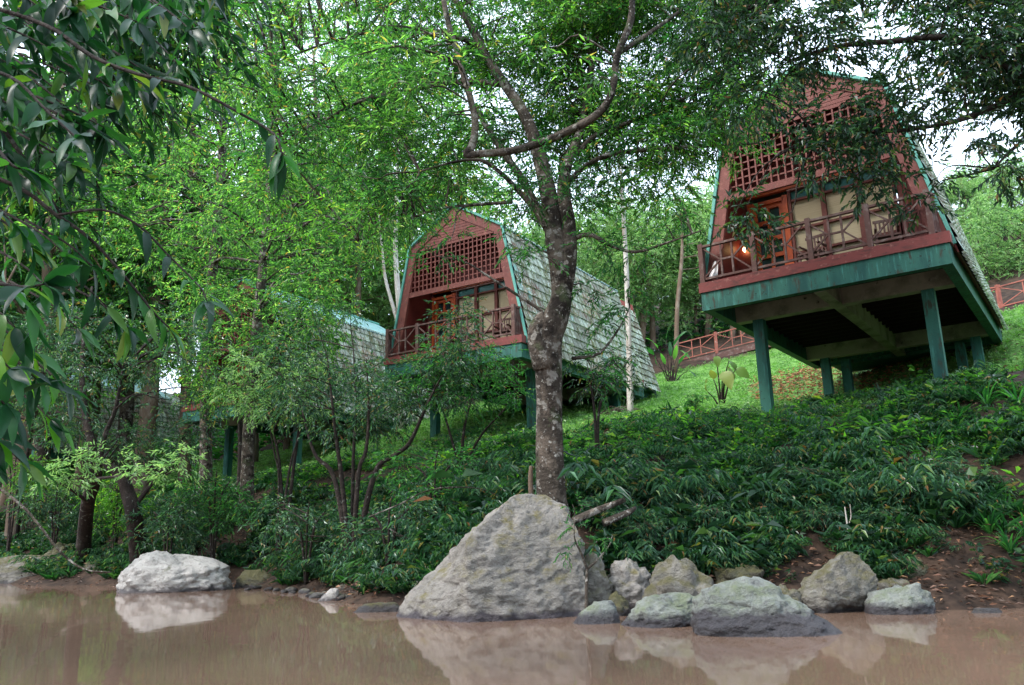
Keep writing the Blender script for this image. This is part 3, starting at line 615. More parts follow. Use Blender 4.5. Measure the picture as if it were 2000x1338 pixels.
    for s_ in (1, -1):
        X_ = (lambda x: x) if s_ == 1 else (lambda x: W-x)
        p0 = np.array([side_x(HK)+.03, HK+.02]); p1 = np.array([side_x(zE)+.07, zE]); dv = p1-p0; Ls = np.linalg.norm(dv); dv /= Ls; nv = np.array([-dv[1], dv[0]]); nv = nv if nv[0] > 0 else -nv
        m = MB(); lip = MB(); rows = 13; y0, y1 = B-.02, 8.35; ny_ = int((y1-y0)/.035); yy = np.linspace(y0, y1, ny_); per = .29
        wv = abs(np.sin(yy*PI/per))**.7
        for r_ in range(rows):
            s0 = Ls*r_/rows; s1 = Ls*(r_+1)/rows+.03
            a0 = .012+.034*wv; a1 = .05+.045*wv; sl = s1-.05*(1-wv)
            c0 = p0[None]+dv[None]*s0+nv[None]*a0[:, None]; c1 = p0[None]+dv[None]*sl[:, None]+nv[None]*a1[:, None]; c2 = c1-nv[None]*.06
            for q, (ca, cb, tgt) in enumerate(((c0, c1, m), (c1+dv*.001, c2+dv*.012, lip))):
                V = np.concatenate([np.stack([X_(ca[:, 0]), yy, ca[:, 1]], 1), np.stack([X_(cb[:, 0]), yy, cb[:, 1]], 1)])
                k = np.arange(ny_-1); f = np.stack([k, k+1, k+1+ny_, k+ny_], 1)
                tgt.add(V, f if s_ == 1 else f[:, ::-1])
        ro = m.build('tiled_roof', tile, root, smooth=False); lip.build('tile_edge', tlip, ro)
        # backing board so that the roof has an inner side
        MB().prism([(X_(p0[0]-.03), p0[1]), (X_(p1[0]-.02), p1[1]+.02), (X_(p1[0]-.05), p1[1]+.02), (X_(p0[0]-.06), p0[1])], B+.05, 8.33).build('roof_lining', redd, ro)
        # upper slope
        q0 = np.array([W/2, HA+.05]); q1 = np.array([side_x(HK)+.13, HK-.05]); du = (q1-q0)/np.linalg.norm(q1-q0); nu = np.array([-du[1], du[0]]); nu = nu if nu[1] > 0 else -nu
        yy = np.arange(B-.10, 8.4, .03); wv = np.sin(yy*2*PI/.12)*.012; n_ = len(yy)
        a_ = q0[None]+nu[None]*wv[:, None]; c_ = q1[None]+nu[None]*wv[:, None]; k = np.arange(n_-1)
        V = np.concatenate([np.stack([X_(a_[:, 0]), yy, a_[:, 1]], 1), np.stack([X_(c_[:, 0]), yy, c_[:, 1]], 1)]); f = np.stack([k, k+1, k+1+n_, k+n_], 1)
        m = MB().add(V, f if s_ == 1 else f[:, ::-1]); m.add(V-np.array([0, 0, .03]), f[:, ::-1] if s_ == 1 else f); m.build('upper_roof', sheet, root)
        # edge flashing on the gable
        m = MB(); m.bar((X_(side_x(-.2)+.045), B-.075, -.2), (X_(side_x(HK)+.045), B-.075, HK), .07, .05, (0, 1, 0)); m.bar((X_(side_x(HK)+.04), B-.1, HK+.03), (W/2, B-.1, HA+.06), .07, .05, (0, 1, 0)); m.build('roof_edge', flash, root)
        # rear wing behind the main room, slightly narrower
        m = MB(); yy = np.arange(8.36, 10.5, .035); n_ = len(yy); wv = abs(np.sin(yy*PI/per))**.7; rp0 = p0+np.array([-.22, -.35]); rp1 = p1+np.array([-.20, .16]); L2 = np.linalg.norm(rp1-rp0); d2 = (rp1-rp0)/L2
        for r_ in range(13):
            c0 = rp0[None]+d2*(L2*r_/13)+nv[None]*(.012+.022*wv)[:, None]; c1 = rp0[None]+d2[None]*(L2*(r_+1)/13+.03-.035*(1-wv))[:, None]+nv[None]*(.045+.03*wv)[:, None]
            V = np.concatenate([np.stack([X_(c0[:, 0]), yy, c0[:, 1]], 1), np.stack([X_(c1[:, 0]), yy, c1[:, 1]], 1)]); k = np.arange(n_-1); f = np.stack([k, k+1, k+1+n_, k+n_], 1); m.add(V, f if s_ == 1 else f[:, ::-1])
        m.add([(X_(rp0[0]), 8.36, rp0[1]), (X_(rp0[0]), 10.5, rp0[1]), (W/2, 10.5, HA-.3), (W/2, 8.36, HA-.3)], [(0, 1, 2, 3)])
        m.build('rear_roof', tile, root)
    MB().box((W/2, 9.4, -.1), (W-.5, 2.2, .25)).box((W/2, 9.4, -.40), (W-.9, 2.2, .32)).build('rear_beam', teal, root)
    m = MB(); m.tube([(W/2, B-.12, HA+.07), (W/2, 8.42, HA+.07)], .07, 10, 1); m.build('ridge_cap', flash, root)
    MB().prism([(.3, 0.005), (W-.3, 0.005), (W-IK-.15, HK-.1), (W/2, HA-.15), (IK+.15, HK-.1)], 10.3, 10.36).build('rear_wall', redd, root)
protoC = None
def cabin(q, label):
    global protoC
    P = (q[0], q[1], q[2]+CAMZ)
    if protoC is None:
        root = empty('cabin', P, q[3], label, 'cabin', 'stilted cabins along the slope'); cabin_body(root); protoC = root
    else:
        root = copy_tree(protoC)
        for c_ in kids(root):
            if c_.name.startswith('lamp_bulb'): bpy.data.objects.remove(c_)
        root.location = P; root.rotation_euler = (0, 0, q[3]); root['label'] = label
    c, s_ = math.cos(q[3]), math.sin(q[3])
    for (x, y) in ((.75, 1.7), (4.4, 1.7), (.72, 7.3), (1.15, 7.85), (4.15, 7.85), (4.6, 7.3)):
        wx = P[0]+x*c-y*s_; wy = P[1]+x*s_+y*c; z0 = g1(wx, wy)-P[2]-.25; zt = -.655
        MB().box((x, y, (z0+zt)/2), (.24, .24, zt-z0)).build('stilt', teal, root)
    return root
Q1 = (4.2981, 17.3993, 5.5425, -.6324); Q2 = (-4.0795, 24.5598, 5.5829, -.5595); Q3 = (-12.65, 29.99, 5.13, -.516); Q4 = (-28.0, 41.5, 5.0, -.40)
cabin(Q1, 'nearest cabin high on green stilts at the right with balcony'); cabin(Q2, 'middle cabin with lattice gable and tiled roof behind the crooked tree')
cabin(Q3, 'cabin half hidden behind bushes left of the middle one'); cabin(Q4, 'farthest cabin at left, only its tiled roof seen through leaves')
def loc(q, x, y, z):
    c, s_ = math.cos(q[3]), math.sin(q[3]); return (q[0]+x*c-y*s_, q[1]+x*s_+y*c, q[2]+CAMZ+z)
chair_p = None
for q, x, a, lb in ((Q1, 3.9, .2, 'slatted wooden chair at the right end of the nearest balcony'), (Q1, 2.35, -.2, 'slatted wooden chair beside the door on the nearest balcony'), (Q2, 3.9, .15, 'wooden chair at the right end of the middle cabin balcony'), (Q2, 2.2, -.1, 'wooden chair near the door on the middle cabin balcony')):
    if chair_p is None:
        chair_p = empty('chair', (0, 0, 0), 0, lb, 'chair', 'wooden chairs on the balconies')
        MB().box((0, 0, .42), (.5, .48, .04)).build('seat', railw, chair_p)
        m = MB()
        for k in range(6): m.box((-.2+k*.08, .22, .68), (.04, .02, .42))
        m.box((0, .22, .9), (.5, .03, .06)); m.build('backrest', railw, chair_p)
        for sx in (-.22, .22):
            for sy in (-.2, .22): MB().box((sx, sy, .2), (.045, .045, .40)).build('leg', railw, chair_p)
            MB().box((sx, 0, .62), (.05, .42, .03)).build('armrest', railw, chair_p)
        c = chair_p
    else: c = copy_tree(chair_p)
    c.location = loc(q, x, .95, 0.0); c.rotation_euler = (0, 0, q[3]+a); c['label'] = lb
def towel(q, x, y, lb):
    rg = np.random.default_rng(int(x*100)); n_ = 9; U_, V_ = np.meshgrid(np.linspace(0, 1, n_), np.linspace(0, 1, n_))
    P = np.stack([(U_-.5)*.22*(1-.6*V_), .02*np.sin(U_*9)+.02*V_, .40*V_], -1); Pb = P+np.array([0, .012, 0]); k = np.arange(n_-1)[:, None]*n_+np.arange(n_-1)[None]; f = np.stack([k, k+1, k+n_+1, k+n_], -1).reshape(-1, 4)
    o = MB().add(P.reshape(-1, 3), f).add(Pb.reshape(-1, 3), f[:, ::-1]).build('towel', cloth); o.location = loc(q, x, y, .12); o.rotation_euler = (0, .25, q[3]); tag(o, lb, 'towel')
towel(Q1, .3, .16, 'small white cloth at the left corner of the nearest balcony'); towel(Q2, 4.75, .2, 'pale cloth hung at the right corner of the middle balcony')

# boardwalk behind the nearest cabin
bw = [at(1322, 708, 39), at(1480, 668, 37.5), at(1955, 603, 32), at(2080, 572, 30.3)]
root = empty('boardwalk', bw[0], 0, 'rust red railed wooden boardwalk crossing the slope behind the nearest cabin', 'boardwalk')
dk = MB(); rl = []; rw = mat('rust red timber', (.30, .10, .07), .75, .25, [((.17, .06, .045), 3, .45, .7), ((.4, .3, .25), 8, .6, .72)], .2, 30)
o0 = np.array(bw[0])
for a, c in zip(bw[:-1], bw[1:]):
    a = np.array(a)-o0; c = np.array(c)-o0; d = c-a; L_ = np.linalg.norm(d); d /= L_; n_ = np.cross(d, (0, 0, 1.)); n_ /= np.linalg.norm(n_)
    dk.bar(a-(0, 0, .06)-n_*.5, c-(0, 0, .06)-n_*.5, 1.0, .07, (0, 0, 1)); dk.bar(a-(0, 0, .22), c-(0, 0, .22), .1, .22, (0, 0, 1)); dk.bar(a-(0, 0, .22)-n_*.9, c-(0, 0, .22)-n_*.9, .1, .22, (0, 0, 1))
    nb = max(1, int(L_/1.7)); m = MB(); railing(m, a-n_*.05, c-n_*.05, .95, nb); m.build('railing', rw, root)
    for k in range(nb+1):
        p = a+d*L_*k/nb-n_*.05; MB().box(p+(0, 0, .5), (.13, .13, 1.1)).build('railing_post', rw, root)
    for k in range(0, nb+1, 2):
        p = a+d*L_*k/nb-n_*.7; z0 = g1(p[0]+o0[0], p[1]+o0[1])-o0[2]-.3; z1 = p[2]-.12
        if z1 > z0+.1: MB().box((p[0], p[1], (z0+z1)/2), (.15, .15, z1-z0)).build('support_post', rw, root)
dk.build('deck', railw, root)

# ------------------------------------------------------------------ trees and plants
def PL(lst):
    """list of (u, v, Y, r) -> points, radii"""
    return np.array([at(u, v, Y_) for u, v, Y_, r in lst]), np.array([r for *_, r in lst])
def localize(parts, base):
    """moves meshes built in world coordinates so that the thing's base is their origin"""
    for o in parts:
        me = o.data; n = len(me.vertices); a = np.empty(n*3, np.float32); me.vertices.foreach_get('co', a); a = a.reshape(-1, 3)-np.asarray(base, np.float32); me.vertices.foreach_set('co', a.reshape(-1)); me.update()
def grow(name, base, limbs, leafsets, label, cat='tree', barkm=None, group=None, conn=True, seed=1, trunk_name='trunk', r0=.022, sides=12, extra=None):
    """limbs: list of (points, radii), first one the trunk. leafsets: (centres, R, per, spray kwargs, material, flat)"""
    rng = np.random.default_rng(seed); base = np.array(base, float); root = empty(name, base, 0, label, cat, group); parts = []
    m = MB(); p, r = limbs[0]; m.tube(p, r, sides, 4, wob=.13, seed=seed); parts.append(m.build(trunk_name, barkm, root, smooth=True))
    mb_ = MB(); L3 = [catmull(p, r, 4)[0]]; own = [mb_]
    for k, (p, r) in enumerate(limbs[1:]):
        if name == 'bush' and k: own.append(MB())
        own[-1].tube(p, r, max(6, sides-4), 4, wob=.12, seed=seed+k+1); L3.append(catmull(p, r, 4)[0])
    tw = mb_
    for C_, R_, per, kw, mt, flat in leafsets:
        if name == 'bush' and conn and len(L3) > 1:      # every stem keeps its own side twigs
            Ls = L3[1:]; near = np.array([int(np.argmin([np.linalg.norm(l-c, axis=1).min() for l in Ls])) for c in C_])
            for q in range(len(Ls)): connect(own[q], [Ls[q][3:]], C_[near == q], rng, r0=r0)
        elif conn: connect(mb_, L3 if len(L3) > 1 else [L3[0][len(L3[0])//3:]], C_, rng, r0=r0)
        A_, D_ = clumps(rng, C_, R_, per, flat); lf = MB(); sprays(lf, A_, D_, rng, twigs=tw, **kw)
        parts.append(lf.build('crown', mt, root))
    for m_ in own:
        if m_.n: parts.append(m_.build('stem' if name == 'bush' else 'branch', barkm, root, smooth=True))
    localize(parts, base); return root
def lowlim(tab):
    a = np.array(tab, float); return lambda u: np.interp(u, a[:, 0], a[:, 1])
def region(rng, n, u0, u1, v0, low, Y0, Y1, holes=(), keep=None):
    """clump centres whose picture lies between v0 and low(u)"""
    out = []
    while len(out) < n:
        u = rng.uniform(u0, u1); lv_ = low(u); v = rng.uniform(v0, lv_); Y_ = rng.uniform(Y0, Y1)
        if any(((u-a)/c)**2+((v-b)/d)**2 < 1 for a, b, c, d in holes): continue
        if keep is not None and not keep(u, v, Y_): continue
        out.append(at(u, v, Y_))
    return np.array(out)
R_ = np.random.default_rng(21)
# --- the crooked tree in the middle
_s = lambda L_: (L_[0], L_[1]*.88)
tk = _s(PL([(1080, 1020, 12.35, .30), (1078, 975, 12.3, .25), (1075, 900, 12.2, .238), (1072, 800, 12.1, .232), (1070, 720, 12.0, .245), (1070, 660, 11.95, .275), (1084, 622, 11.9, .235), (1097, 580, 11.9, .18), (1094, 530, 11.9, .17), (1084, 470, 11.9, .165), (1074, 400, 12, .15), (1060, 330, 12, .14), (1044, 270, 12, .12), (1020, 215, 12.1, .11), (985, 165, 12.2, .10), (955, 120, 12.3, .09), (925, 60, 12.4, .08), (890, 0, 12.5, .06), (870, -70, 12.6, .04)]))
knob = _s(PL([(1064, 720, 11.9, .20), (1054, 670, 11.85, .205), (1052, 640, 11.83, .17), (1056, 618, 11.84, .09), (1060, 608, 11.84, .02)]))
lim = [tk, knob,
 PL([(1100, 575, 11.9, .13), (1112, 510, 11.85, .115), (1112, 440, 11.85, .105), (1100, 375, 11.9, .10), (1108, 320, 12, .085), (1135, 250, 12.2, .07), (1150, 170, 12.4, .06), (1165, 60, 12.6, .05), (1175, -60, 12.8, .035)]),
 PL([(1070, 445, 12, .085), (1045, 400, 12.1, .075), (1020, 350, 12.2, .065), (985, 300, 12.3, .055), (955, 255, 12.4, .05), (930, 215, 12.5, .04)]),
 PL([(1050, 415, 12.1, .05), (1010, 370, 12, .042), (975, 335, 11.9, .035), (935, 312, 11.8, .03), (880, 318, 11.7, .022), (820, 335, 11.6, .015)]),
 _s(PL([(1235, -40, 11.0, .05), (1232, 40, 11.0, .062), (1205, 110, 11.0, .066), (1195, 180, 11.05, .07), (1165, 225, 11.1, .072), (1090, 265, 11.2, .072), (1010, 292, 11.2, .066), (940, 300, 11.2, .062), (910, 302, 11.2, .058), (922, 285, 11.2, .07), (928, 240, 11.2, .062), (918, 190, 11.2, .06), (900, 130, 11.2, .055), (892, 100, 11.2, .05), (872, 30, 11.2, .05), (860, -50, 11.2, .045)])),
 PL([(1112, 470, 11.9, .04), (1150, 458, 11.7, .034), (1190, 478, 11.6, .03), (1240, 492, 11.5, .024), (1300, 475, 11.4, .018), (1370, 450, 11.3, .01)]),
 PL([(1108, 355, 12, .05), (1150, 320, 12, .042), (1200, 300, 12, .038), (1300, 290, 12, .03), (1400, 284, 12, .02), (1480, 280, 12, .012)]),
 PL([(1125, 300, 12.1, .05), (1170, 260, 12.2, .04), (1240, 235, 12.3, .034), (1330, 195, 12.4, .025), (1420, 150, 12.5, .015)]),
 PL([(1200, 110, 11.05, .04), (1260, 70, 11.2, .034), (1330, 20, 11.4, .028), (1400, -40, 11.6, .02)]),
 PL([(985, 165, 12.2, .06), (900, 160, 12.5, .05), (800, 175, 12.8, .04), (700, 200, 13, .03), (600, 260, 13.2, .02), (520, 330, 13.3, .01)]),
 PL([(940, 90, 12.4, .05), (850, 60, 12.6, .04), (740, 60, 12.8, .032), (620, 90, 13, .02), (500, 140, 13.2, .012)]),
 PL([(1000, 395, 12.1, .03), (930, 400, 12.3, .028), (850, 410, 12.5, .022), (770, 440, 12.7, .016), (700, 470, 12.8, .01)]),
 PL([(1118, 700, 12, .03), (1170, 690, 12.2, .022), (1210, 640, 12.3, .016), (1230, 600, 12.4, .01)]),
]
low = lowlim([(440, 300), (520, 420), (620, 470), (740, 480), (800, 430), (860, 385), (930, 380), (1000, 400), (1060, 380), (1130, 430), (1200, 410), (1290, 400), (1370, 370), (1430, 300), (1500, 240)])
holes = [(845, 215, 55, 36), (945, 205, 30, 36), (935, 345, 40, 28), (1345, 330, 40, 38), (1160, 395, 26, 18), (720, 130, 26, 20), (980, 380, 26, 18), (620, 180, 24, 18), (560, 60, 22, 16), (790, 300, 26, 16), (1180, 130, 22, 26), (1100, 60, 20, 20), (1290, 60, 26, 18), (660, 340, 18, 14)]
def keepm(u, v, Y_): return not (990 < u < 1150 and v > 200 and Y_ < 12.7) and not (880 < u < 1260 and Y_ < 11.9 and v > 60)
Cm = region(R_, 330, 440, 1510, -170, low, 11.4, 14.3, holes, keepm)
Cm = np.concatenate([Cm, region(R_, 60, 700, 1150, -60, lowlim([(700, 300), (1150, 300)]), 12.8, 14.5, [(845, 215, 50, 34), (945, 205, 24, 30)]), region(R_, 80, 1060, 1440, -60, lowlim([(1090, 320), (1300, 320), (1440, 230)]), 11.6, 14, [(1345, 330, 40, 36), (1330, 135, 26, 14), (1160, 395, 30, 22)], keepm)])
Cn = np.array([at(u, v, Y_) for u, v, Y_ in [(850, 500, 11.6), (880, 470, 11.7), (1020, 470, 11.3), (1050, 500, 11.4), (1010, 420, 11.4), (1170, 470, 11.5), (1215, 500, 11.5), (1260, 480, 11.4), (1300, 440, 11.3), (1190, 630, 12.2), (1225, 600, 12.3), (1150, 560, 12), (1180, 700, 12.2), (1230, 560, 12.1), (1330, 430, 11.4), (1010, 340, 11.3), (1040, 390, 11.3), (1080, 350, 11.3), (1120, 390, 11.4), (990, 370, 11.4), (1130, 340, 11.4), (1090, 300, 11.3), (1030, 300, 11.3), (760, 380, 12.4), (700, 400, 12.6), (1160, 740, 12.1)]])
kwm = dict(nl=9, tl=.30, L_=.12, W_=.029, n6=False)
Cb = np.array([at(u, v, Y_) for u, v, Y_ in [(830, 40, 10.6), (870, 90, 10.6), (780, 90, 10.7), (740, 50, 10.8), (900, 130, 10.7), (840, 140, 10.7), (820, 170, 10.8), (1120, 110, 10.9), (1160, 150, 10.9), (1050, 90, 10.9), (960, 190, 10.9), (690, 110, 10.9)]])
grow('crooked_tree', at(1080, 1020, 12.35), lim, [(Cb, .22, 6, dict(nl=7, tl=.28, L_=.2, W_=.034, droop=.2), G['fresh'], .5), (Cm[::2], .62, 28, kwm, G['fresh'], .5), (Cm[1::4], .60, 28, kwm, G['crown'], .5), (Cm[3::4], .60, 28, kwm, G['leafy'], .5), (Cn, .28, 11, kwm, G['crown'], .6)], 'crooked knobbly tree with patchy bark rising behind the huge boulder', barkm=bark, seed=5, sides=18)
# --- tree overhanging from the right
bx_ = 9.3; by_ = 9.0
tr = (np.array([(bx_, by_, g1(bx_, by_)-.2), (9.1, 9.0, 3), (8.9, 9.1, 5.2), (8.5, 9.2, 7.2), (7.9, 9.2, 9), (7.2, 9.2, 10.5)]), np.array([.26, .22, .19, .16, .12, .07]))
lr = [tr, PL([(2180, 120, 9.2, .09), (2060, 160, 9.1, .07), (1960, 130, 9, .055), (1860, 75, 8.9, .045), (1750, 80, 8.9, .035), (1640, 90, 8.9, .03), (1540, 120, 8.9, .02)]),
 PL([(2060, 160, 9.1, .05), (1980, 190, 9, .04), (1890, 230, 8.9, .03), (1800, 250, 8.9, .024), (1700, 260, 8.9, .018), (1600, 270, 8.9, .012)]),
 PL([(2150, 20, 9.3, .07), (2000, 10, 9.2, .055), (1850, -20, 9.1, .045), (1650, -20, 9, .035), (1480, 10, 9, .025), (1400, 60, 9, .015)]),
 PL([(2150, 170, 9.2, .05), (2050, 240, 9.1, .035), (1980, 290, 9, .022), (1940, 330, 8.9, .012)])]
lowr = lowlim([(1370, 60), (1420, 175), (1480, 195), (1560, 215), (1700, 270), (1760, 240), (1800, 215), (1860, 230), (1930, 200), (2060, 220)])
holr = [(1620, 160, 90, 40), (1480, 290, 75, 70), (1680, 100, 60, 40), (1870, 30, 30, 22), (1960, 180, 30, 20), (1440, 110, 26, 22), (1780, 190, 26, 22), (1500, 60, 25, 22), (1830, 160, 45, 26), (1600, 150, 50, 28), (1740, 30, 30, 20), (1930, 70, 24, 18)]
Cr = region(R_, 98, 1370, 2080, -120, lowr, 8.4, 9.9, holr)
Ch = np.array([at(u, v, Y_) for u, v, Y_ in [(1560, 310, 8.7), (1600, 300, 8.6), (1650, 300, 8.7), (1700, 320, 8.7), (1740, 310, 8.8), (1680, 350, 8.8), (1620, 270, 8.6), (1640, 240, 8.5), (1670, 290, 8.6), (1700, 250, 8.6), (1720, 280, 8.7), (1740, 230, 8.7), (1600, 320, 8.7), (1710, 370, 8.8), (1690, 190, 8.6), (1740, 180, 8.7), (1650, 205, 8.6), (1720, 215, 8.6), (1590, 215, 8.6), (1560, 240, 8.6), (1760, 360, 8.8), (1800, 400, 8.8), (1940, 240, 8.7), (1965, 300, 8.5), (1990, 330, 8.6), (1900, 270, 8.7), (1955, 335, 8.5), (1830, 350, 8.8), (1460, 400, 8.9), (1490, 440, 8.9), (1430, 430, 9.0)]])
kwr = dict(nl=8, tl=.24, L_=.105, W_=.034, droop=.4)
Cx = Cr[::3]+R_.normal(0, .4, (len(Cr[::3]), 3))*[1, 1.5, .8]+[0, 1.4, .6]
ux, vx = project(Cx); Cx = Cx[~((ux > 1400) & (ux < 1800) & (vx > 110))]
uc, vc = project(Cr); Cr = Cr[~((((uc-1625)/105)**2+((vc-175)/62)**2 < 1) | (((uc-1500)/80)**2+((vc-310)/80)**2 < 1))]
grow('overhanging_tree', tr[0][0], lr, [(Cr, .50, 26, kwr, G['dark'], .55), (Cx, .5, 18, kwr, G['crown'], .55), (Ch, .22, 11, kwr, G['dark'], .9)], 'dark leaved tree whose boughs hang in from the right over the nearest cabin', barkm=bark_d, seed=8, r0=.016)
# --- big leaved tree at the left, close to the viewer
def bigleaf(mb, P, Dv, Ln, Wd, rng, curl=.5, fold=.18):
    n = 8; t = np.linspace(0, 1, n); Dv = unit(np.array(Dv, float)); up = np.array([0, 0, 1.])+rng.normal(0, .45, 3); S = unit(np.cross(Dv, up)); U = np.cross(S, Dv)
    w_ = Wd*np.sin(PI*np.clip(t, 0, 1)**.8)**.8*(1-.25*t); w_[0] = .004; w_[-1] = .0006
    cen = np.array(P)[None]+Dv[None]*(Ln*np.sin(t*curl)/curl)[:, None]-U[None]*(Ln*(1-np.cos(t*curl))/curl)[:, None]
    wav = rng.uniform(-.12, .12)*np.sin(t*9+rng.uniform(0, 6))*Wd
    Lf = cen+S[None]*(w_/2)[:, None]+U[None]*(w_*fold+wav)[:, None]; Rt = cen-S[None]*(w_/2)[:, None]+U[None]*(w_*fold-wav)[:, None]
    V = np.stack([Lf, cen, Rt], 1).reshape(-1, 3); k = np.arange(n-1)*3
    mb.add(V, np.concatenate([np.stack([k, k+1, k+4, k+3], 1), np.stack([k+1, k+2, k+5, k+4], 1)]))
rng = np.random.default_rng(77); lb_ = MB(); br = MB(); yb = MB()
base = np.array([-5.6, 3.0, g1(-5.6, 3.0)-.1])
trunk = MB().tube([base, (-5.5, 3.0, 1.6), (-5.2, 3.0, 3.0), (-4.7, 2.9, 4.6), (-4.4, 2.9, 6.0)], [.2, .17, .14, .1, .05], 14, 4, wob=.1)
def twig(lst, r0=.012, r1=.004, nl=8, L_=.17, y=False, frm=.25, wid=.25):
    P = np.array([at(u, v, Y_) for u, v, Y_ in lst]); p, r = catmull(P, np.linspace(r0, r1, len(P)), 5); br.tube(P, np.linspace(r0, r1, len(P)), 6, 4)
    n_ = len(p)
    for k in range(nl):
        t = frm+(1-frm)*(k+.7)/nl; i_ = min(n_-2, int(t*(n_-1))); d = unit(p[i_+1]-p[i_]); s_ = unit(np.cross(d, [0, 0, 1.]))*(1 if k % 2 else -1)
        dv = d*rng.uniform(.25, .8)+s_*rng.uniform(.3, .9)+np.array([0, 0, -1])*rng.uniform(.05, .75)+rng.normal(0, .15, 3)
        bigleaf(yb if (y and rng.random() < .7) else lb_, p[i_], dv, L_*rng.uniform(.7, 1.3), L_*wid*rng.uniform(.8, 1.15), rng, curl=rng.uniform(.2, 1.1))
    e = p[-1]; d = unit(p[-1]-p[-2])
    for k in range(4): bigleaf(lb_, e, d+rng.normal(0, .5, 3)+[0, 0, -.25], L_*rng.uniform(.8, 1.1), L_*wid, rng, curl=rng.uniform(.2, .9))
tw_list = [
 ([(-260, -60, 2.9), (-60, 0, 2.7), (90, 50, 2.6), (180, 110, 2.5), (270, 145, 2.4), (370, 170, 2.35), (470, 222, 2.3), (535, 262, 2.25), (552, 305, 2.22)], .010, .003, 12, .135, .35),
 ([(-260, 60, 2.6), (-90, 120, 2.4), (20, 150, 2.3), (90, 215, 2.2), (150, 270, 2.1)], .009, .003, 9, .15, .3),
 ([(-220, 200, 2.5), (-40, 270, 2.2), (20, 320, 2.1), (40, 330, 2.1)], .008, .003, 6, .15, .3),
 ([(-240, 480, 2.4), (-60, 540, 2.2), (40, 560, 2.1), (85, 555, 2.05)], .008, .003, 7, .16, .3),
 ([(-240, 300, 3.2), (0, 350, 3.0), (110, 420, 3.0), (180, 470, 3.0), (260, 560, 3.0), (300, 610, 3.0), (330, 640, 3.0)], .010, .003, 13, .16, .3),
 ([(110, 420, 3.0), (200, 410, 2.9), (270, 440, 2.9), (330, 500, 2.9), (390, 560, 2.85), (405, 590, 2.8)], .006, .0025, 8, .14, .3),
]
for l, a, c, n_, L_, fr_ in tw_list: twig(l, a, c, n_, L_, frm=fr_)
# dense mass, upper left
far = []
for k in range(42):
    u = rng.uniform(-80, 400); v = rng.uniform(-100, np.interp(u, [-60, 150, 300, 420], [420, 380, 200, 40])); far.append(at(u, v, rng.uniform(4.6, 6.2)))
A_, D_ = clumps(rng, np.array(far), .42, 16, .6); fm = MB(); sprays(fm, A_, D_, rng, nl=7, tl=.25, L_=.15, W_=.036, droop=.35, twigs=br, n6=True)
for c in far[::2]: br.tube([c+[-1.2, 0, .35], c+[-.5, 0, .2], c], [.012, .008, .004], 5, 3)
for k in range(112):
    while True:
        u = rng.uniform(-60, 430); v = rng.uniform(-60, 440)
        lim_v = np.interp(u, [-60, 150, 300, 390, 440], [380, 340, 215, 110, 30])
        if v < lim_v and not ((u-60)**2+(v-95)**2 < 20**2): break
    Y_ = rng.uniform(2.6, 4.4); dx = rng.uniform(-110, -40)
    twig([(u+dx*1.4, v-60, Y_+.15), (u+dx*.6, v-28, Y_+.05), (u, v, Y_)], .006, .0025, 6, .175, frm=.1, wid=.27)
for u, v, Y_, yl in [(30, 640, 2.4, 1), (60, 690, 2.5, 1), (20, 720, 2.3, 1), (70, 740, 2.5, 1), (10, 790, 2.3, 1), (130, 760, 2.9, 1), (-10, 860, 2.3, 1), (40, 900, 2.6, 1), (60, 600, 2.4, 0), (150, 640, 3.0, 0), (210, 600, 3.1, 0), (250, 640, 3.2, 0), (60, 480, 2.6, 0), (130, 500, 2.9, 0), (180, 520, 3, 0), (30, 440, 2.5, 0), (100, 820, 2.9, 1), (90, 560, 2.7, 0)]:
    twig([(u-130, v-90, Y_+.2), (u-50, v-45, Y_+.05), (u, v, Y_)], .006, .0025, 5, .155, y=bool(yl), frm=.2, wid=.26)
# limbs that carry it all, running from the trunk
lb2 = MB()
for s_, e in (((-5.35, 3.0, 2.2), at(-260, -60, 2.9)), ((-5.4, 3.0, 1.9), at(-260, 60, 2.6)), ((-5.45, 3.0, 1.7), at(-240, 480, 2.4)), ((-5.4, 3.0, 2.0), at(-240, 300, 3.2)), ((-5.1, 3, 3.2), at(-120, -300, 3.6))):
    s_ = np.array(s_, float); e = np.array(e); m_ = (s_+e)/2+[0, 0, .25]; lb2.tube([s_, m_, e], [.06, .04, .012], 8, 4)
lb2.tube([at(-120, -300, 3.6), at(20, -120, 3.5), at(160, -20, 3.5), at(280, 60, 3.5)], [.02, .016, .012, .006], 6, 4)
lb2.tube([at(-260, 60, 2.6), at(-40, 200, 3.3), at(60, 330, 3.4), at(120, 420, 3.4)], [.016, .014, .01, .005], 6, 4)
root = empty('broadleaf_tree', base, 0, 'long leaved tree hanging into the left side close to the viewer', 'tree')
localize([trunk.build('trunk', bark_d, root, smooth=True), lb2.build('limb', bark_d, root, smooth=True), br.build('branch', bark_d, root, smooth=True), lb_.build('crown', G['big'], root, smooth=True), fm.build('crown', G['big'], root), yb.build('crown', G['lime'], root, smooth=True)], base)
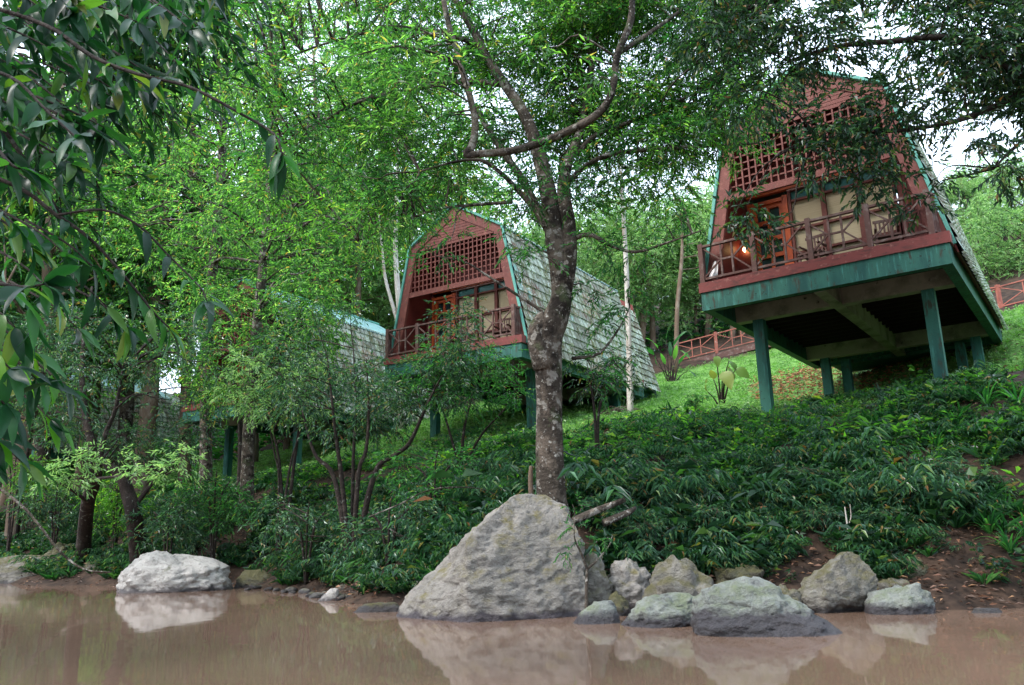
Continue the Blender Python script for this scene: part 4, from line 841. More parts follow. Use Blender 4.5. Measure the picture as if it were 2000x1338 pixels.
# --- slim trees on the left bank
def Bp(u, v, Y_): p = at(u, v, Y_); p[2] = g1(p[0], p[1])-.1; return p
kwb = dict(nl=8, tl=.34, L_=.15, W_=.04); kwd = dict(nl=8, tl=.3, L_=.13, W_=.034)
def gtrunk(lst):
    p, r = PL(lst); p[0][2] = g1(p[0][0], p[0][1])-.15; return p, r
t1 = gtrunk([(164, 1085, 23.6, .24), (165, 1050, 23, .2), (172, 980, 21.6, .17), (186, 930, 20.5, .16), (182, 880, 20.1, .11), (168, 820, 20.2, .09), (160, 740, 20.4, .07), (165, 650, 20.6, .05), (180, 560, 20.8, .03)])
C1 = region(R_, 40, 30, 430, 620, lowlim([(30, 860), (200, 850), (330, 840), (430, 800)]), 18.2, 21.5, [(275, 850, 90, 75), (250, 760, 85, 34)])
C1b = region(R_, 7, 10, 360, 885, lowlim([(10, 960), (200, 960), (360, 930)]), 17, 18)
grow('dark_stem_tree', t1[0][0], [t1, PL([(190, 920, 20, .09), (205, 850, 20, .06), (225, 800, 20, .05), (240, 720, 20, .03)]), PL([(180, 930, 19.9, .05), (150, 880, 19.6, .04), (120, 840, 19.3, .03)]), PL([(172, 980, 19.9, .05), (120, 945, 18.8, .035), (60, 930, 18, .02)]), PL([(186, 935, 19.9, .04), (240, 930, 18.8, .03), (320, 930, 18, .02)])],
     [(C1, .85, 24, kwd, G['blue'], .55), (C1b, .42, 20, kwb, G['pale'], .4)], 'forked dark stemmed tree at the left waterline before the farthest cabin', barkm=bark_d, seed=11)
t2 = gtrunk([(282, 1050, 22, .26), (262, 1010, 21, .2), (250, 965, 21, .17), (236, 930, 21, .13), (205, 905, 21, .08), (180, 890, 21, .04)])
C2 = region(R_, 12, 230, 400, 820, lowlim([(230, 900), (400, 900)]), 20, 22)
grow('leaning_tree', t2[0][0], [t2, PL([(262, 990, 21, .07), (300, 940, 21, .05), (325, 905, 21, .04), (345, 878, 21, .025)])], [(C2, .6, 22, kwd, G['blue'], .5)], 'stout dark tree leaning left right of the forked dark one', barkm=bark_d, seed=12)
for k, (pts, lab, sd, reg, n_, mt, bk) in enumerate([
   ([(402, 965, 25, .22), (402, 900, 25, .19), (402, 780, 25, .18), (408, 640, 25, .17), (420, 480, 25.2, .16), (432, 330, 25.5, .14), (440, 150, 26, .12), (445, -50, 26.5, .08)], 'straight mottled trunk left of the third cabin', 13, (200, 560, -160, [(200, 500), (560, 560)], 22, 29), 95, 'fresh', bark),
   ([(484, 968, 22.5, .21), (484, 900, 22.5, .18), (490, 760, 22.5, .17), (505, 600, 22.6, .15), (522, 430, 22.8, .14), (530, 300, 23, .12), (540, 120, 23.3, .10), (548, -60, 23.6, .07)], 'straight patchy trunk right in front of the third cabin', 14, (380, 760, -160, [(380, 560), (560, 640), (760, 500)], 20, 26), 100, 'fresh', bark),
   ([(362, 935, 33, .26), (362, 800, 33, .22), (368, 600, 33, .2), (375, 300, 34, .16), (380, 0, 35, .1)], 'greyish trunk standing beside the rear corner of the farthest cabin', 15, (250, 560, -100, [(250, 640), (560, 640)], 30, 36), 70, 'crown', bark_t)]):
    tt = gtrunk(pts); u0, u1, v0, lw, Ya, Yb = reg; C_ = region(R_, n_, u0, u1, v0, lowlim(lw), Ya, Yb)
    grow('slim_tree', tt[0][0], [tt], [(C_, 1.0 if k < 2 else 1.3, 28, kwb if k < 2 else dict(nl=8, tl=.4, L_=.19, W_=.055), G[mt], .5)], lab, barkm=bk, seed=sd, r0=.03)
# --- pale thin trees
def thin(name, pts, C_, lab, bk, seed, mt='crown', R0=.5, per=16, limbs=(), kw=kwb):
    tt = gtrunk(pts); grow(name, tt[0][0], [tt]+list(limbs), [(np.array(C_), R0, per, kw, G[mt], .6)], lab, barkm=bk, seed=seed)
thin('pale_sapling', [(1231, 808, 23, .10), (1229, 700, 23, .085), (1226, 600, 23, .08), (1222, 500, 23, .075), (1216, 400, 23, .065), (1210, 300, 23, .05), (1206, 200, 23, .03)], region(R_, 22, 1100, 1330, 120, lowlim([(1100, 400), (1330, 420)]), 22, 25), 'thin white barked tree rising against the middle cabin roof', bark_p, 41)
thin('pale_sapling', [(783, 780, 31, .14), (782, 640, 31, .12), (776, 560, 31, .11), (772, 480, 31, .10), (775, 380, 31, .07), (778, 280, 31, .04)], region(R_, 20, 660, 860, 200, lowlim([(660, 420), (860, 400)]), 30, 33), 'pale forked tree at the left edge of the middle cabin', bark_p, 42, limbs=[PL([(781, 640, 31, .09), (765, 590, 31, .07), (752, 540, 31, .06), (746, 480, 31, .04), (740, 420, 31, .03)]), PL([(782, 640, 31, .06), (800, 590, 31, .045), (812, 540, 31, .03)])])
for k, (u, v, Y_, ut, vt, r) in enumerate([(1318, 700, 37, 1332, 420, .10), (1430, 670, 41, 1440, 380, .12), (620, 620, 38, 612, 100, .15), (700, 620, 40, 706, 150, .16), (300, 780, 44, 306, 100, .2), (1940, 560, 46, 1950, 330, .12)]):
    thin('tan_trunk_tree', [(u, v, Y_, r*1.2), (u+(ut-u)*.35, v+(vt-v)*.35, Y_, r), (u+(ut-u)*.7+4, v+(vt-v)*.7, Y_, r*.8), (ut, vt, Y_, r*.4)], region(R_, 10, ut-90, ut+90, vt-40, lowlim([(0, vt+110), (2000, vt+110)]), Y_-2, Y_+2),
         ['reddish thin trunk beside the left end of the boardwalk', 'tan trunk behind the boardwalk railing', 'trunk in the bright woods above the third cabin', 'trunk in the bright woods left of the middle cabin', 'dim trunk deep in the woods at left', 'thin trunk in the pale bush at the far right'][k], bark_t, 50+k, mt='pale' if u > 1100 else 'fresh', R0=1.2, per=22, kw=dict(nl=8, tl=.4, L_=.2, W_=.06))
# --- bushes with many stems in front of the third cabin
def bush(base_px, stems, C_, lab, seed, mt, bk=bark_d, per=22, R0=.5, name='bush', kw=kwd, group=None):
    b0 = Bp(*base_px); L2 = []
    for st in stems:
        p, r = PL(st); p = np.vstack([b0, p]); L2.append((p, np.concatenate([[r[0]*1.3], r])))
    return grow(name, b0, L2, [(C_, R0, per, kw, G[mt], .6)], lab, 'bush', bk, group, seed=seed, sides=9, r0=.014, trunk_name='stem')
bush((690, 1000, 17), [[(655, 940, 17, .05), (620, 895, 17, .04), (605, 860, 17, .03), (590, 800, 17, .015)], [(668, 940, 17, .05), (660, 880, 17, .04), (650, 800, 17, .03), (640, 700, 17, .015)], [(700, 930, 17, .05), (715, 880, 17, .04), (720, 800, 17, .03), (715, 700, 17, .015)], [(730, 930, 17, .06), (770, 890, 17, .05), (800, 865, 17, .045), (830, 800, 17, .035), (860, 740, 17, .02), (900, 690, 17, .01)], [(690, 900, 17.3, .04), (695, 800, 17.5, .03), (690, 680, 17.6, .015)]],
     region(R_, 50, 540, 930, 600, lowlim([(540, 830), (700, 860), (820, 800), (880, 790), (930, 760)]), 15.6, 18.5, [(690, 660, 95, 55), (650, 760, 40, 30), (560, 905, 40, 60), (820, 640, 50, 40), (860, 780, 25, 20)]), 'spreading many stemmed bush between the third and the middle cabin', 21, 'blue', per=20)
bush((545, 1000, 20), [[(545, 940, 20, .03), (535, 880, 20, .02), (520, 800, 20, .012)], [(565, 920, 20, .03), (585, 850, 20, .02), (600, 780, 19.6, .01)]], region(R_, 26, 440, 640, 700, lowlim([(440, 810), (640, 810)]), 18.5, 20.5), 'thin bush with lit pale leaves before the third cabin posts', 22, 'pale', per=13, R0=.4)
bush((470, 930, 24), [[(470, 850, 24, .07), (460, 760, 24, .05), (450, 660, 24, .03), (440, 590, 24, .015)], [(500, 830, 24, .05), (530, 740, 24, .04), (560, 660, 24, .02)]], region(R_, 80, 340, 650, 545, lowlim([(340, 700), (400, 790), (560, 790), (650, 700)]), 20.5, 25), 'tall leafy thicket hiding the gable of the third cabin', 26, 'fresh', per=22, R0=.75, kw=kwb)
bush((560, 960, 21), [[(575, 900, 21, .04), (590, 800, 21, .03), (600, 690, 21, .015)], [(545, 900, 21, .04), (520, 800, 21, .03)]], region(R_, 26, 500, 720, 600, lowlim([(500, 800), (620, 850), (720, 790)]), 19, 21.5, [(680, 670, 60, 60), (600, 805, 60, 14)]), 'dark leafy bush before the deck of the third cabin', 27, 'blue', per=20, R0=.5)
bush((40, 990, 28.5), [[(45, 950, 27, .06), (60, 850, 26, .04), (80, 760, 25, .02)]], region(R_, 34, -40, 170, 600, lowlim([(-40, 900), (200, 800)]), 22, 26), 'dense dark bush at the far left edge of the bank', 28, 'blue', per=22, R0=.8)
for u_, v_, Yb_, nn, mt_, lb_x in [(110, 1020, 24.8, 16, 'blue', 'low bush behind the long flat rock at left'), (330, 1050, 20.5, 16, 'blue', 'low bush behind the broad white boulder'), (420, 1000, 20.5, 14, 'crown', 'green bush at the foot of the straight mottled trunk'), (230, 1000, 23.5, 14, 'leafy', 'light leaved bush between the two dark trees at left'), (600, 1060, 17.5, 14, 'blue', 'low bush overhanging the cobbles on the left shore'), (760, 1050, 14.6, 12, 'blue', 'bushy fern like shrub at the left foot of the huge boulder'), (30, 950, 26, 14, 'leafy', 'light leaved bush at the left edge above the flat rock'), (850, 960, 15.5, 12, 'crown', 'green bush on the bank above the left flank of the huge boulder')]:
    du = 1500/Yb_; bush((u_, v_+20, Yb_), [[(u_-du*.15, v_-20, Yb_, .025), (u_-du*.4, v_-50, Yb_, .015)], [(u_+du*.15, v_-25, Yb_, .025), (u_+du*.4, v_-60, Yb_, .015)], [(u_, v_-40, Yb_-.2, .02), (u_+du*.05, v_-80, Yb_-.3, .01)]], region(R_, nn, u_-du*.9, u_+du*.9, v_-du*.9, lowlim([(u_-du, v_+25), (u_+du, v_+25)]), Yb_-.7, Yb_+.8), lb_x, 300+u_, mt_, per=18, R0=.38)
for u_, v_, Yb_, v0_, n_, lb_x in [(1250, 590, 42, 400, 50, 'pale green thicket behind the rear of the middle cabin'), (1380, 620, 43, 390, 60, 'pale green thicket behind the left end of the boardwalk'), (1160, 560, 44, 380, 40, 'light bushes seen above the middle cabin roof')]:
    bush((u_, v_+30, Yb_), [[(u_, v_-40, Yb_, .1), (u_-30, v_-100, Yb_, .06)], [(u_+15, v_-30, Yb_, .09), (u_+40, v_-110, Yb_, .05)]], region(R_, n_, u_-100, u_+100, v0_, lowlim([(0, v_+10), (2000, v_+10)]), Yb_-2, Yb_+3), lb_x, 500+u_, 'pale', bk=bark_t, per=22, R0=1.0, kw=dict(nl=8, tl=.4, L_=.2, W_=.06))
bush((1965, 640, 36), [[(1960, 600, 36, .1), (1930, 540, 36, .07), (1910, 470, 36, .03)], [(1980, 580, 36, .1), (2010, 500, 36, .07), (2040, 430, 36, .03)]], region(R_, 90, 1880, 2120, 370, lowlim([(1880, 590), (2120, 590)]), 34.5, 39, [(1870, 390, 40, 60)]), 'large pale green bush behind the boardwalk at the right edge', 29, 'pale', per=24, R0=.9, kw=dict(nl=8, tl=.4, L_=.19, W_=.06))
bush((900, 900, 19), [[(905, 850, 19, .035), (915, 800, 19, .025), (930, 740, 19, .015)], [(880, 850, 19, .03), (860, 790, 19, .02), (830, 740, 18.8, .012)], [(940, 850, 19, .03), (985, 800, 18.8, .02), (1010, 760, 18.6, .012)]], region(R_, 26, 770, 1030, 690, lowlim([(770, 790), (1030, 790)]), 17, 19.5, [(905, 760, 30, 22)]), 'leafy bush covering the deck underside of the middle cabin', 23, 'crown', per=18, R0=.45)
bush((1165, 860, 16), [[(1170, 800, 16, .03), (1190, 760, 16, .02), (1230, 700, 16, .01)], [(1160, 790, 16, .03), (1150, 740, 16, .02)]], region(R_, 9, 1120, 1260, 690, lowlim([(1120, 800), (1260, 780)]), 15, 17), 'sparse bush right of the crooked tree trunk', 24, 'dark', per=11, R0=.4)
# --- forest behind: a few kinds of tree, copied
def forest_proto(name, lab, seed, mt, H_, rad, ncl, per, kw):
    rg = np.random.default_rng(seed); C_ = in_ell(rg, ncl, (0, 0, H_*.62), (rad, rad, H_*.40), .2)
    tt = (np.array([(0, 0, -.6), (.1, 0, H_*.2), (-.1, .15, H_*.45), (.15, 0, H_*.7), (0, 0, H_*.95)]), np.array([.26, .22, .18, .12, .04])*H_/13)
    lb_ = []
    for k in range(7):
        a = rg.uniform(0, 6.28); h = H_*rg.uniform(.3, .7); e = np.array([math.cos(a), math.sin(a), .45])*rad*rg.uniform(.5, .8)
        lb_.append((np.array([(0, 0, h), e*.5+[0, 0, h+.1], e+[0, 0, h]]), np.array([.08, .05, .02])))
    return grow(name, (0, 0, 0), [tt]+lb_, [(C_, rad*.30, per, kw, G[mt], .6)], lab, 'tree', bark_t if seed % 2 else bark, 'forest trees on the slope behind the cabins', seed=seed, sides=9, r0=.03)
kf = dict(nl=7, tl=.5, L_=.24, W_=.085)
FL = ['tall bright green forest tree on the slope behind the cabins', 'mid green forest tree on the slope behind the cabins', 'pale green smaller tree on the slope behind the cabins']
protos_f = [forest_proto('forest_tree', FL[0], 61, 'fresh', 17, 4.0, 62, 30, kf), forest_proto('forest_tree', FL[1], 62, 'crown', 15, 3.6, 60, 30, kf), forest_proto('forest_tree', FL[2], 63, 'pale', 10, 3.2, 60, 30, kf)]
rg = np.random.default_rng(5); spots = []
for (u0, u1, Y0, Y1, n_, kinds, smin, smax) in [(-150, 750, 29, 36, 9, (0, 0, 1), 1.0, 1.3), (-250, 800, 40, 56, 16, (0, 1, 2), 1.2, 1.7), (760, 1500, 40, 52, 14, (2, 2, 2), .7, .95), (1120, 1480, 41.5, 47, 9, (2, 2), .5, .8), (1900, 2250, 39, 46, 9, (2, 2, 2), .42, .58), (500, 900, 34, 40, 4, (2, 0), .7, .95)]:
    for k in range(n_):
        for _try in range(60):
            Y_ = rg.uniform(Y0, Y1); u = rg.uniform(u0, u1); p = at(u, 700, Y_)
            ok = all(math.hypot(p[0]-a, p[1]-b) > 2.6 for a, b in spots)
            for q in (Q1, Q2, Q3, Q4):
                c, s_ = math.cos(q[3]), math.sin(q[3]); dx, dy = p[0]-q[0], p[1]-q[1]; lx, ly = dx*c+dy*s_, -dx*s_+dy*c
                if -2.2 < lx < 7.4 and -14 < ly < 12.5: ok = False
            if ok: break
        if not ok: continue
        spots.append((p[0], p[1])); kk = kinds[rg.integers(len(kinds))]; pr = protos_f[kk]; used = pr.get('_u')
        o = copy_tree(pr) if used else pr; pr['_u'] = 1
        if '_u' in o.keys() and o is not pr: del o['_u']
        s_ = rg.uniform(smin, smax); o.location = (p[0], p[1], g1(p[0], p[1])); o.rotation_euler = (0, 0, rg.uniform(0, 6.28)); o.scale = (s_, s_, s_*rg.uniform(.9, 1.1))
for pr in protos_f:
    if '_u' in pr.keys(): del pr['_u']
# unseen trees added behind and beside the viewer to shade near leaves and water
for k, (x_, y_, s_, lb_x) in enumerate([(-8.5, -5, .9, 'unseen shade tree added on the near bank behind the viewer to the left'), (-1, -11, 1.05, 'unseen shade tree added on the near bank straight behind the viewer'), (8, -9, 1.0, 'unseen shade tree added on the near bank behind the viewer to the right'), (-15, 3, .95, 'unseen shade tree added at the left end of the near bank'), (17, -2, .9, 'unseen shade tree added at the right end of the near bank')]):
    o = copy_tree(protos_f[k % 2]); o.location = (x_, y_, g1(x_, y_)); o.scale = (s_*1.2, s_*1.2, s_); o.rotation_euler = (0, 0, k*1.3); o['label'] = lb_x; o['group'] = 'unseen shade trees added on the near bank'
# ------------------------------------------------------------------ low plants
def template(fn, k, seed):
    out = []
    for i_ in range(k): m = MB(); fn(m, np.random.default_rng(seed+i_)); V = np.concatenate(m.V); out.append((V, [np.asarray(f) for f in m.F]))
    return out
def herb(m, rg):
    n = 9; a = rg.uniform(0, 6.28, n); h = rg.uniform(.05, .28, n); P = np.stack([np.cos(a)*.05*h, np.sin(a)*.05*h, h], 1); Dv = np.stack([np.cos(a), np.sin(a), rg.uniform(-.3, .5, n)+rg.uniform(-.2, .6)], 1)
    leaves(m, P, Dv, .14*rg.uniform(.7, 1.3), .036*rg.uniform(.6, 1.7), rg, droop=rg.uniform(.1, .6), fold=.18, wide=rg.uniform(.35, .6))
def frond(m, rg):
    for s_ in range(4):
        a = rg.uniform(0, 6.28); L_ = rg.uniform(.3, .55); d = np.array([math.cos(a), math.sin(a), 0]); n = 12; t = np.linspace(.25, 1, n)
        P = d[None]*(L_*t**1.3)[:, None]+np.array([0, 0, 1.])[None]*(L_*.8*np.sin(t*2.2))[:, None]; s2 = np.array([-d[1], d[0], 0])
        Dv = d[None]*.55+s2[None]*np.where(np.arange(n) % 2, 1, -1)[:, None]*.75+np.array([0, 0, -.35])[None]
        leaves(m, P, Dv, .14, .026, rg, droop=.35, roll=.2, fold=.15)
def tuft(m, rg):
    n = 14; a = rg.uniform(0, 6.28, n); P = np.stack([np.cos(a)*.02, np.sin(a)*.02, a*0], 1); Dv = np.stack([np.cos(a)*.55, np.sin(a)*.55, np.full(n, 1.)], 1)
    leaves(m, P, Dv, .30, .020, rg, droop=.55, wide=.5, fold=.1)
def blade(m, rg):
    n = 6; a = rg.uniform(0, 6.28, n); P = np.stack([rg.normal(0, .05, n), rg.normal(0, .05, n), a*0-.01], 1); Dv = np.stack([np.cos(a)*.7, np.sin(a)*.7, np.full(n, 1.)], 1)
    leaves(m, P, Dv, .085, .022, rg, droop=.35, fold=.1)
def dead(m, rg):
    P = np.zeros((1, 3))+[0, 0, rg.uniform(.02, .16)]; a = rg.uniform(0, 6.28); leaves(m, P, np.array([[math.cos(a), math.sin(a), rg.uniform(-.1, .3)]]), .12, .045, rg, droop=.2, roll=.5)
def scatter(name, tmpl, P, sc_, mt, lab=None, cat=None, seed=0, tilt=.25):
    rg = np.random.default_rng(seed); mb_ = MB(); k = rg.integers(0, len(tmpl), len(P))
    for i_ in range(len(tmpl)):
        Q = P[k == i_]; n = len(Q)
        if not n: continue
        V, Fs = tmpl[i_]; a = rg.uniform(0, 6.28, n); s_ = sc_[k == i_] if hasattr(sc_, '__len__') else np.full(n, sc_)*rg.uniform(.65, 1.3, n)
        ca, sa = np.cos(a)[:, None], np.sin(a)[:, None]; x = V[None, :, 0]*ca-V[None, :, 1]*sa; y = V[None, :, 0]*sa+V[None, :, 1]*ca; z = np.broadcast_to(V[None, :, 2], x.shape)
        tx, ty = rg.normal(0, tilt, (2, n, 1)); x = x+z*tx; y = y+z*ty
        A_ = np.stack([x, y, z], -1)*s_[:, None, None]+Q[:, None, :]
        off = (np.arange(n)*len(V))[:, None, None]
        i0 = mb_.n; mb_.V.append(A_.reshape(-1, 3).astype(np.float32)); mb_.n += n*len(V)
        for f in Fs: mb_.F.append((f[None]+off+i0).reshape(-1, f.shape[1]).astype(np.int32))
    o = mb_.build(name, mt); tag(o, lab, cat, None, 'stuff'); return o
def field(n, u0, u1, v0, v1, Y0, Y1, cond, seed):
    """ground points that fall inside the picture and satisfy cond(x, y, z)"""
    rg = np.random.default_rng(seed); out = []; tot = 0
    for _ in range(60):
        y = rg.uniform(Y0**.5, Y1**.5, 60000)**2; x = rg.uniform((u0-1000)/1480, (u1-1000)/1480, 60000)*y; z = gz(x, y)
        P = np.stack([x, y, z], 1); u, v = project(P); k = cond(x, y, z, rg) & (u > u0) & (u < u1) & (v > v0) & (v < v1); out.append(P[k]); tot += k.sum()
        if tot >= n: break
    return np.concatenate(out)[:n]
def sn(x, y, s_, p): return np.sin(x*s_+1.7*np.sin(y*s_*.8+p))*np.sin(y*s_*1.1+1.3*np.sin(x*s_*.7-p))
bankc = lambda x, y, z, rg: (z > np.where(x < -.5, .10, .28)+.15*sn(x, y, 1.1, 0)) & (z < 4.6) & (lawn_w(x, y, z) < rg.uniform(0, 1, len(x))) & ((z > 1.1) | (x < 0) | (rg.uniform(0, 1, len(x)) < .55)) & (rg.uniform(0, 1, len(x)) < .34+.75*sn(x, y, 1.6, 2)+.55*sn(x, y, 3.3, 1)) & ~((x > 5.2) & (x-5.2 > (y-9.5)*.6) & (z < 1.0) & (rg.uniform(0, 1, len(x)) < .85))
hs_ = lambda P: np.clip(.82-.16*(P[:, 2]-.8), .34, .74)*(1+.3*sn(P[:, 0], P[:, 1], 2.2, 3))      # plants get lower towards the mown slope
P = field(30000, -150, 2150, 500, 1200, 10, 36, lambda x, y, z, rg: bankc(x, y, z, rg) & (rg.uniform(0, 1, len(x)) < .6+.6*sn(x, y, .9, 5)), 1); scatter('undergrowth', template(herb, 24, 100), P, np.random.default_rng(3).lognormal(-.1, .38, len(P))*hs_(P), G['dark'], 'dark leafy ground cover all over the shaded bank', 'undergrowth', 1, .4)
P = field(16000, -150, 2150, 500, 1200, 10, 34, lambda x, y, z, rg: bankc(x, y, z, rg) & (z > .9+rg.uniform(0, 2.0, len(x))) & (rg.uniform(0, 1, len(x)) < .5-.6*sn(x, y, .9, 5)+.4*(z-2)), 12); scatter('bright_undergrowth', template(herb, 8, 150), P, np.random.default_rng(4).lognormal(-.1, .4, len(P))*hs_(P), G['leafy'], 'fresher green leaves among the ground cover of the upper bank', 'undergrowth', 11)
P = field(6500, -150, 2150, 500, 1200, 10, 34, bankc, 2); scatter('fern_cover', template(frond, 12, 200), P, np.random.default_rng(5).lognormal(-.1, .35, len(P))*hs_(P), G['blue'], 'bluish green narrow leaved ground cover on the lower bank', 'ground cover', 2)
P = field(2600, -150, 2150, 500, 1200, 10, 34, bankc, 3); scatter('grass_tufts', template(tuft, 6, 300), P, .8, G['crown'], 'scattered grass tufts on the bank', 'grass', 3)
red_ = lambda x, y: np.clip(1.6-np.hypot((x-10.8)/2.6, (y-26.5)/3.2), 0, 1)
lawnc = lambda x, y, z, rg: (lawn_w(x, y, z) > rg.uniform(0, .8, len(x))) & (red_(x, y) < rg.uniform(.1, 1.1, len(x)))
P = field(26000, -150, 2150, 450, 1000, 15, 40, lawnc, 4); scatter('lawn', template(blade, 8, 400), P, 1.15, G['lawn'], 'bright short grass on the open slope under the cabins', 'grass', 4)
P = field(2600, -150, 2150, 450, 1000, 15, 40, lawnc, 5); scatter('lawn_weeds', template(herb, 6, 500), P, .6, G['pale'], 'low broad leaved weeds in the bright lawn', 'weeds', 5)
litc = lambda x, y, z, rg: (z > .03) & (z < 1.6) | ((z < 6.5) & (z > 3.6) & (x > 8) & (y > 19) & (y < 30)) | ((z < 4.2) & (rg.uniform(0, 1, len(x)) < .35))
P = field(14000, -150, 2150, 450, 1250, 9, 34, litc, 6); scatter('leaf_litter', template(dead, 10, 600), P, .85, G['litter'], 'dry brown leaves fallen on the bare earth', 'leaf litter', 6)
P = field(4500, 1450, 1950, 600, 800, 20, 36, lambda x, y, z, rg: red_(x, y) > rg.uniform(.0, 1, len(x)), 16); scatter('red_leaf_litter', template(dead, 10, 640), P, 1.0, G['redlit'], 'rust coloured fallen leaves on the slope under the nearest cabin', 'leaf litter', 8)
P = field(2600, -200, 2200, 300, 1000, 38, 66, lambda x, y, z, rg: (z > 3) & ((x < -3) | (y > 41.5)), 7); scatter('forest_floor_plants', template(herb, 6, 700), P, 3.2, G['crown'], 'rough green growth on the forest floor behind the cabins', 'undergrowth', 7)
# --- shrubs one can pick out on the bank
def shrub_proto(name, seed, mt, nst, hgt, lab, grp, kw):
    rg = np.random.default_rng(seed); root = empty(name, (0, 0, 0), 0, lab, 'shrub', grp); st = MB(); lf = MB()
    for k in range(nst):
        a = rg.uniform(0, 6.28); L_ = hgt*rg.uniform(.7, 1.15); d = np.array([math.cos(a), math.sin(a), 0])*rg.uniform(.35, .85)
        t = np.linspace(0, 1, 7)[:, None]; p = d*L_*t**1.4+np.array([0, 0, 1])*L_*(np.sin(t*2.0))*.85; st.tube(p, np.linspace(.008, .003, 7), 5, 1)
        i_ = np.repeat(np.arange(2, 7), 2); A_ = p[i_]+rg.normal(0, .02, (len(i_), 3)); Dv = np.tile(d, (len(i_), 1))*.7+rg.normal(0, .5, (len(i_), 3)); Dv[:, 2] -= .1
        sprays(lf, A_, Dv, rg, twigs=st, **kw)
    st.build('stem', bark_t, root); lf.build('foliage', G[mt], root); return root
def place(proto, lst, rg, smin=.8, smax=1.2, labs=None):
    for k, (u, v) in enumerate(lst):
        o = proto if k == 0 else copy_tree(proto); p = hit(u, v); s_ = rg.uniform(smin, smax); o.location = (p[0], p[1], p[2]-.03); o.rotation_euler = (0, 0, rg.uniform(0, 6.28)); o.scale = (s_, s_, s_)
        if labs: o['label'] = labs[k]
rg = np.random.default_rng(9)
kws = dict(nl=8, tl=.22, L_=.13, W_=.024, droop=.35)
pr = shrub_proto('narrow_leaved_shrub', 71, 'blue', 9, .62, 'narrow leaved shrub growing low on the bank above the rocks', 'narrow leaved shrubs along the bank', kws)
place(pr, [(1180, 1040), (1250, 1075), (1300, 1010), (1370, 1050), (1430, 985), (1480, 1060), (1520, 1020), (1560, 975), (1600, 1040), (1680, 985), (1720, 1040), (1780, 1000), (1820, 960), (1860, 1010), (1900, 985), (1230, 985), (1340, 940), (1500, 940), (1640, 930), (480, 1090), (540, 1060), (590, 1090), (640, 1050), (700, 1075), (750, 1040), (800, 1070), (850, 1010), (890, 980), (430, 1050), (620, 1010), (760, 990), (960, 940), (300, 1060), (370, 1080), (240, 1030), (100, 1040), (40, 1010)], rg, .5, .9)
kwl = dict(nl=7, tl=.2, L_=.12, W_=.036, droop=.3)
pr = shrub_proto('leafy_shrub', 72, 'crown', 8, .7, 'green broader leaved shrub on the upper bank', 'leafy shrubs on the upper bank', kwl)
place(pr, [(1000, 880), (960, 850), (1150, 880), (1220, 860), (1310, 850), (1360, 800), (1400, 850), (860, 900), (560, 960), (900, 860), (1260, 900), (1480, 860), (1700, 840), (1850, 800), (1950, 760), (600, 930), (520, 1000), (1580, 830)], rg, .45, .75)
def strap(name, n, L_, wd, mt, lab, grp, seed):
    rg_ = np.random.default_rng(seed); m = MB(); root = empty(name, (0, 0, 0), 0, lab, 'plant', grp)
    for k in range(n):
        a = rg_.uniform(0, 6.28); l = L_*rg_.uniform(.7, 1.15); t = np.linspace(0, 1, 7); d = np.array([math.cos(a), math.sin(a), 0]); s_ = np.array([-d[1], d[0], 0]); o_ = rg_.uniform(.35, .8)
        c = d*(l*o_*t**1.4)[:, None]+np.array([0, 0, 1.])*(l*(t*1.05-.85*o_*t**2.4))[:, None]; w_ = wd*np.sin(PI*(.12+.88*t)**.9)[:, None]+.001
        V = np.stack([c+s_*w_, c-[0, 0, .15*wd], c-s_*w_], 1).reshape(-1, 3); q = np.arange(6)*3; m.add(V, np.concatenate([np.stack([q, q+1, q+4, q+3], 1), np.stack([q+1, q+2, q+5, q+4], 1)]))
    m.build('foliage', G[mt], root, smooth=True); return root
pr = strap('strap_leaved_plant', 26, .62, .014, 'crown', 'clump of long arching strap leaves on the bank', 'strap leaved clumps on the bank', 81)
place(pr, [(1975, 1085), (1935, 1050), (2010, 1060), (1910, 860), (1960, 840), (1870, 840), (1990, 800), (1930, 800), (1560, 1000), (900, 1030), (1650, 880), (1780, 860), (1830, 880), (560, 1100), (1480, 1000)], rg, .8, 1.15)
# big leaved plants
def pad(name, b0, lst, lab, mt, Lf=.45, Wf=.3, stalk=bark_d):
    """plant with a few large leaves; lst of leaf tips offsets (dx, dz, length factor)"""
    b0 = np.array(b0); root = empty(name, b0, 0, lab, 'plant'); st = MB(); lf = MB(); rg_ = np.random.default_rng(len(lst))
    for k, (dx, dy, dz, f) in enumerate(lst):
        e = np.array([dx, dy, dz]); st.tube([(0, 0, -.05), e*.5+[0, 0, .12*dz], e], [.035, .02, .012], 7, 4); dv = unit(np.array([dx*1.2, dy-.4, -.55 if f > 0 else .8])); bigleaf(lf, e, dv, Lf*abs(f), Wf*abs(f), rg_, curl=.7, fold=.1)
    st.build('stem', stalk, root, smooth=True); lf.build('leaf', G[mt], root, smooth=True); return root
p = Bp(1410, 806, 22); pad('elephant_ear_plant', p, [(.25, 0, 1.25, 1.3), (.1, -.1, 1.1, 1.6), (-.15, 0, .9, -.9), (.35, .1, 1.45, 1.1), (-.35, 0, .55, -1.0), (.0, .1, 1.6, .9), (.5, 0, 1.2, 1.2)], 'tall plant with big yellowing leaves on the lawn before the nearest cabin', 'yellow', .4, .27)
p = Bp(1312, 700, 35); pad('banana_plant', p, [(.3, 0, .9, -2.2), (-.3, 0, .9, -2.2), (.1, 0, 1.1, -2.6), (.7, 0, .6, 1.8), (-.6, 0, .8, -1.8), (0, .2, 1.3, -2.4), (.5, 0, 1.2, -2.0)], 'broad leaved plant at the left end of the boardwalk', 'crown', .32, .09)
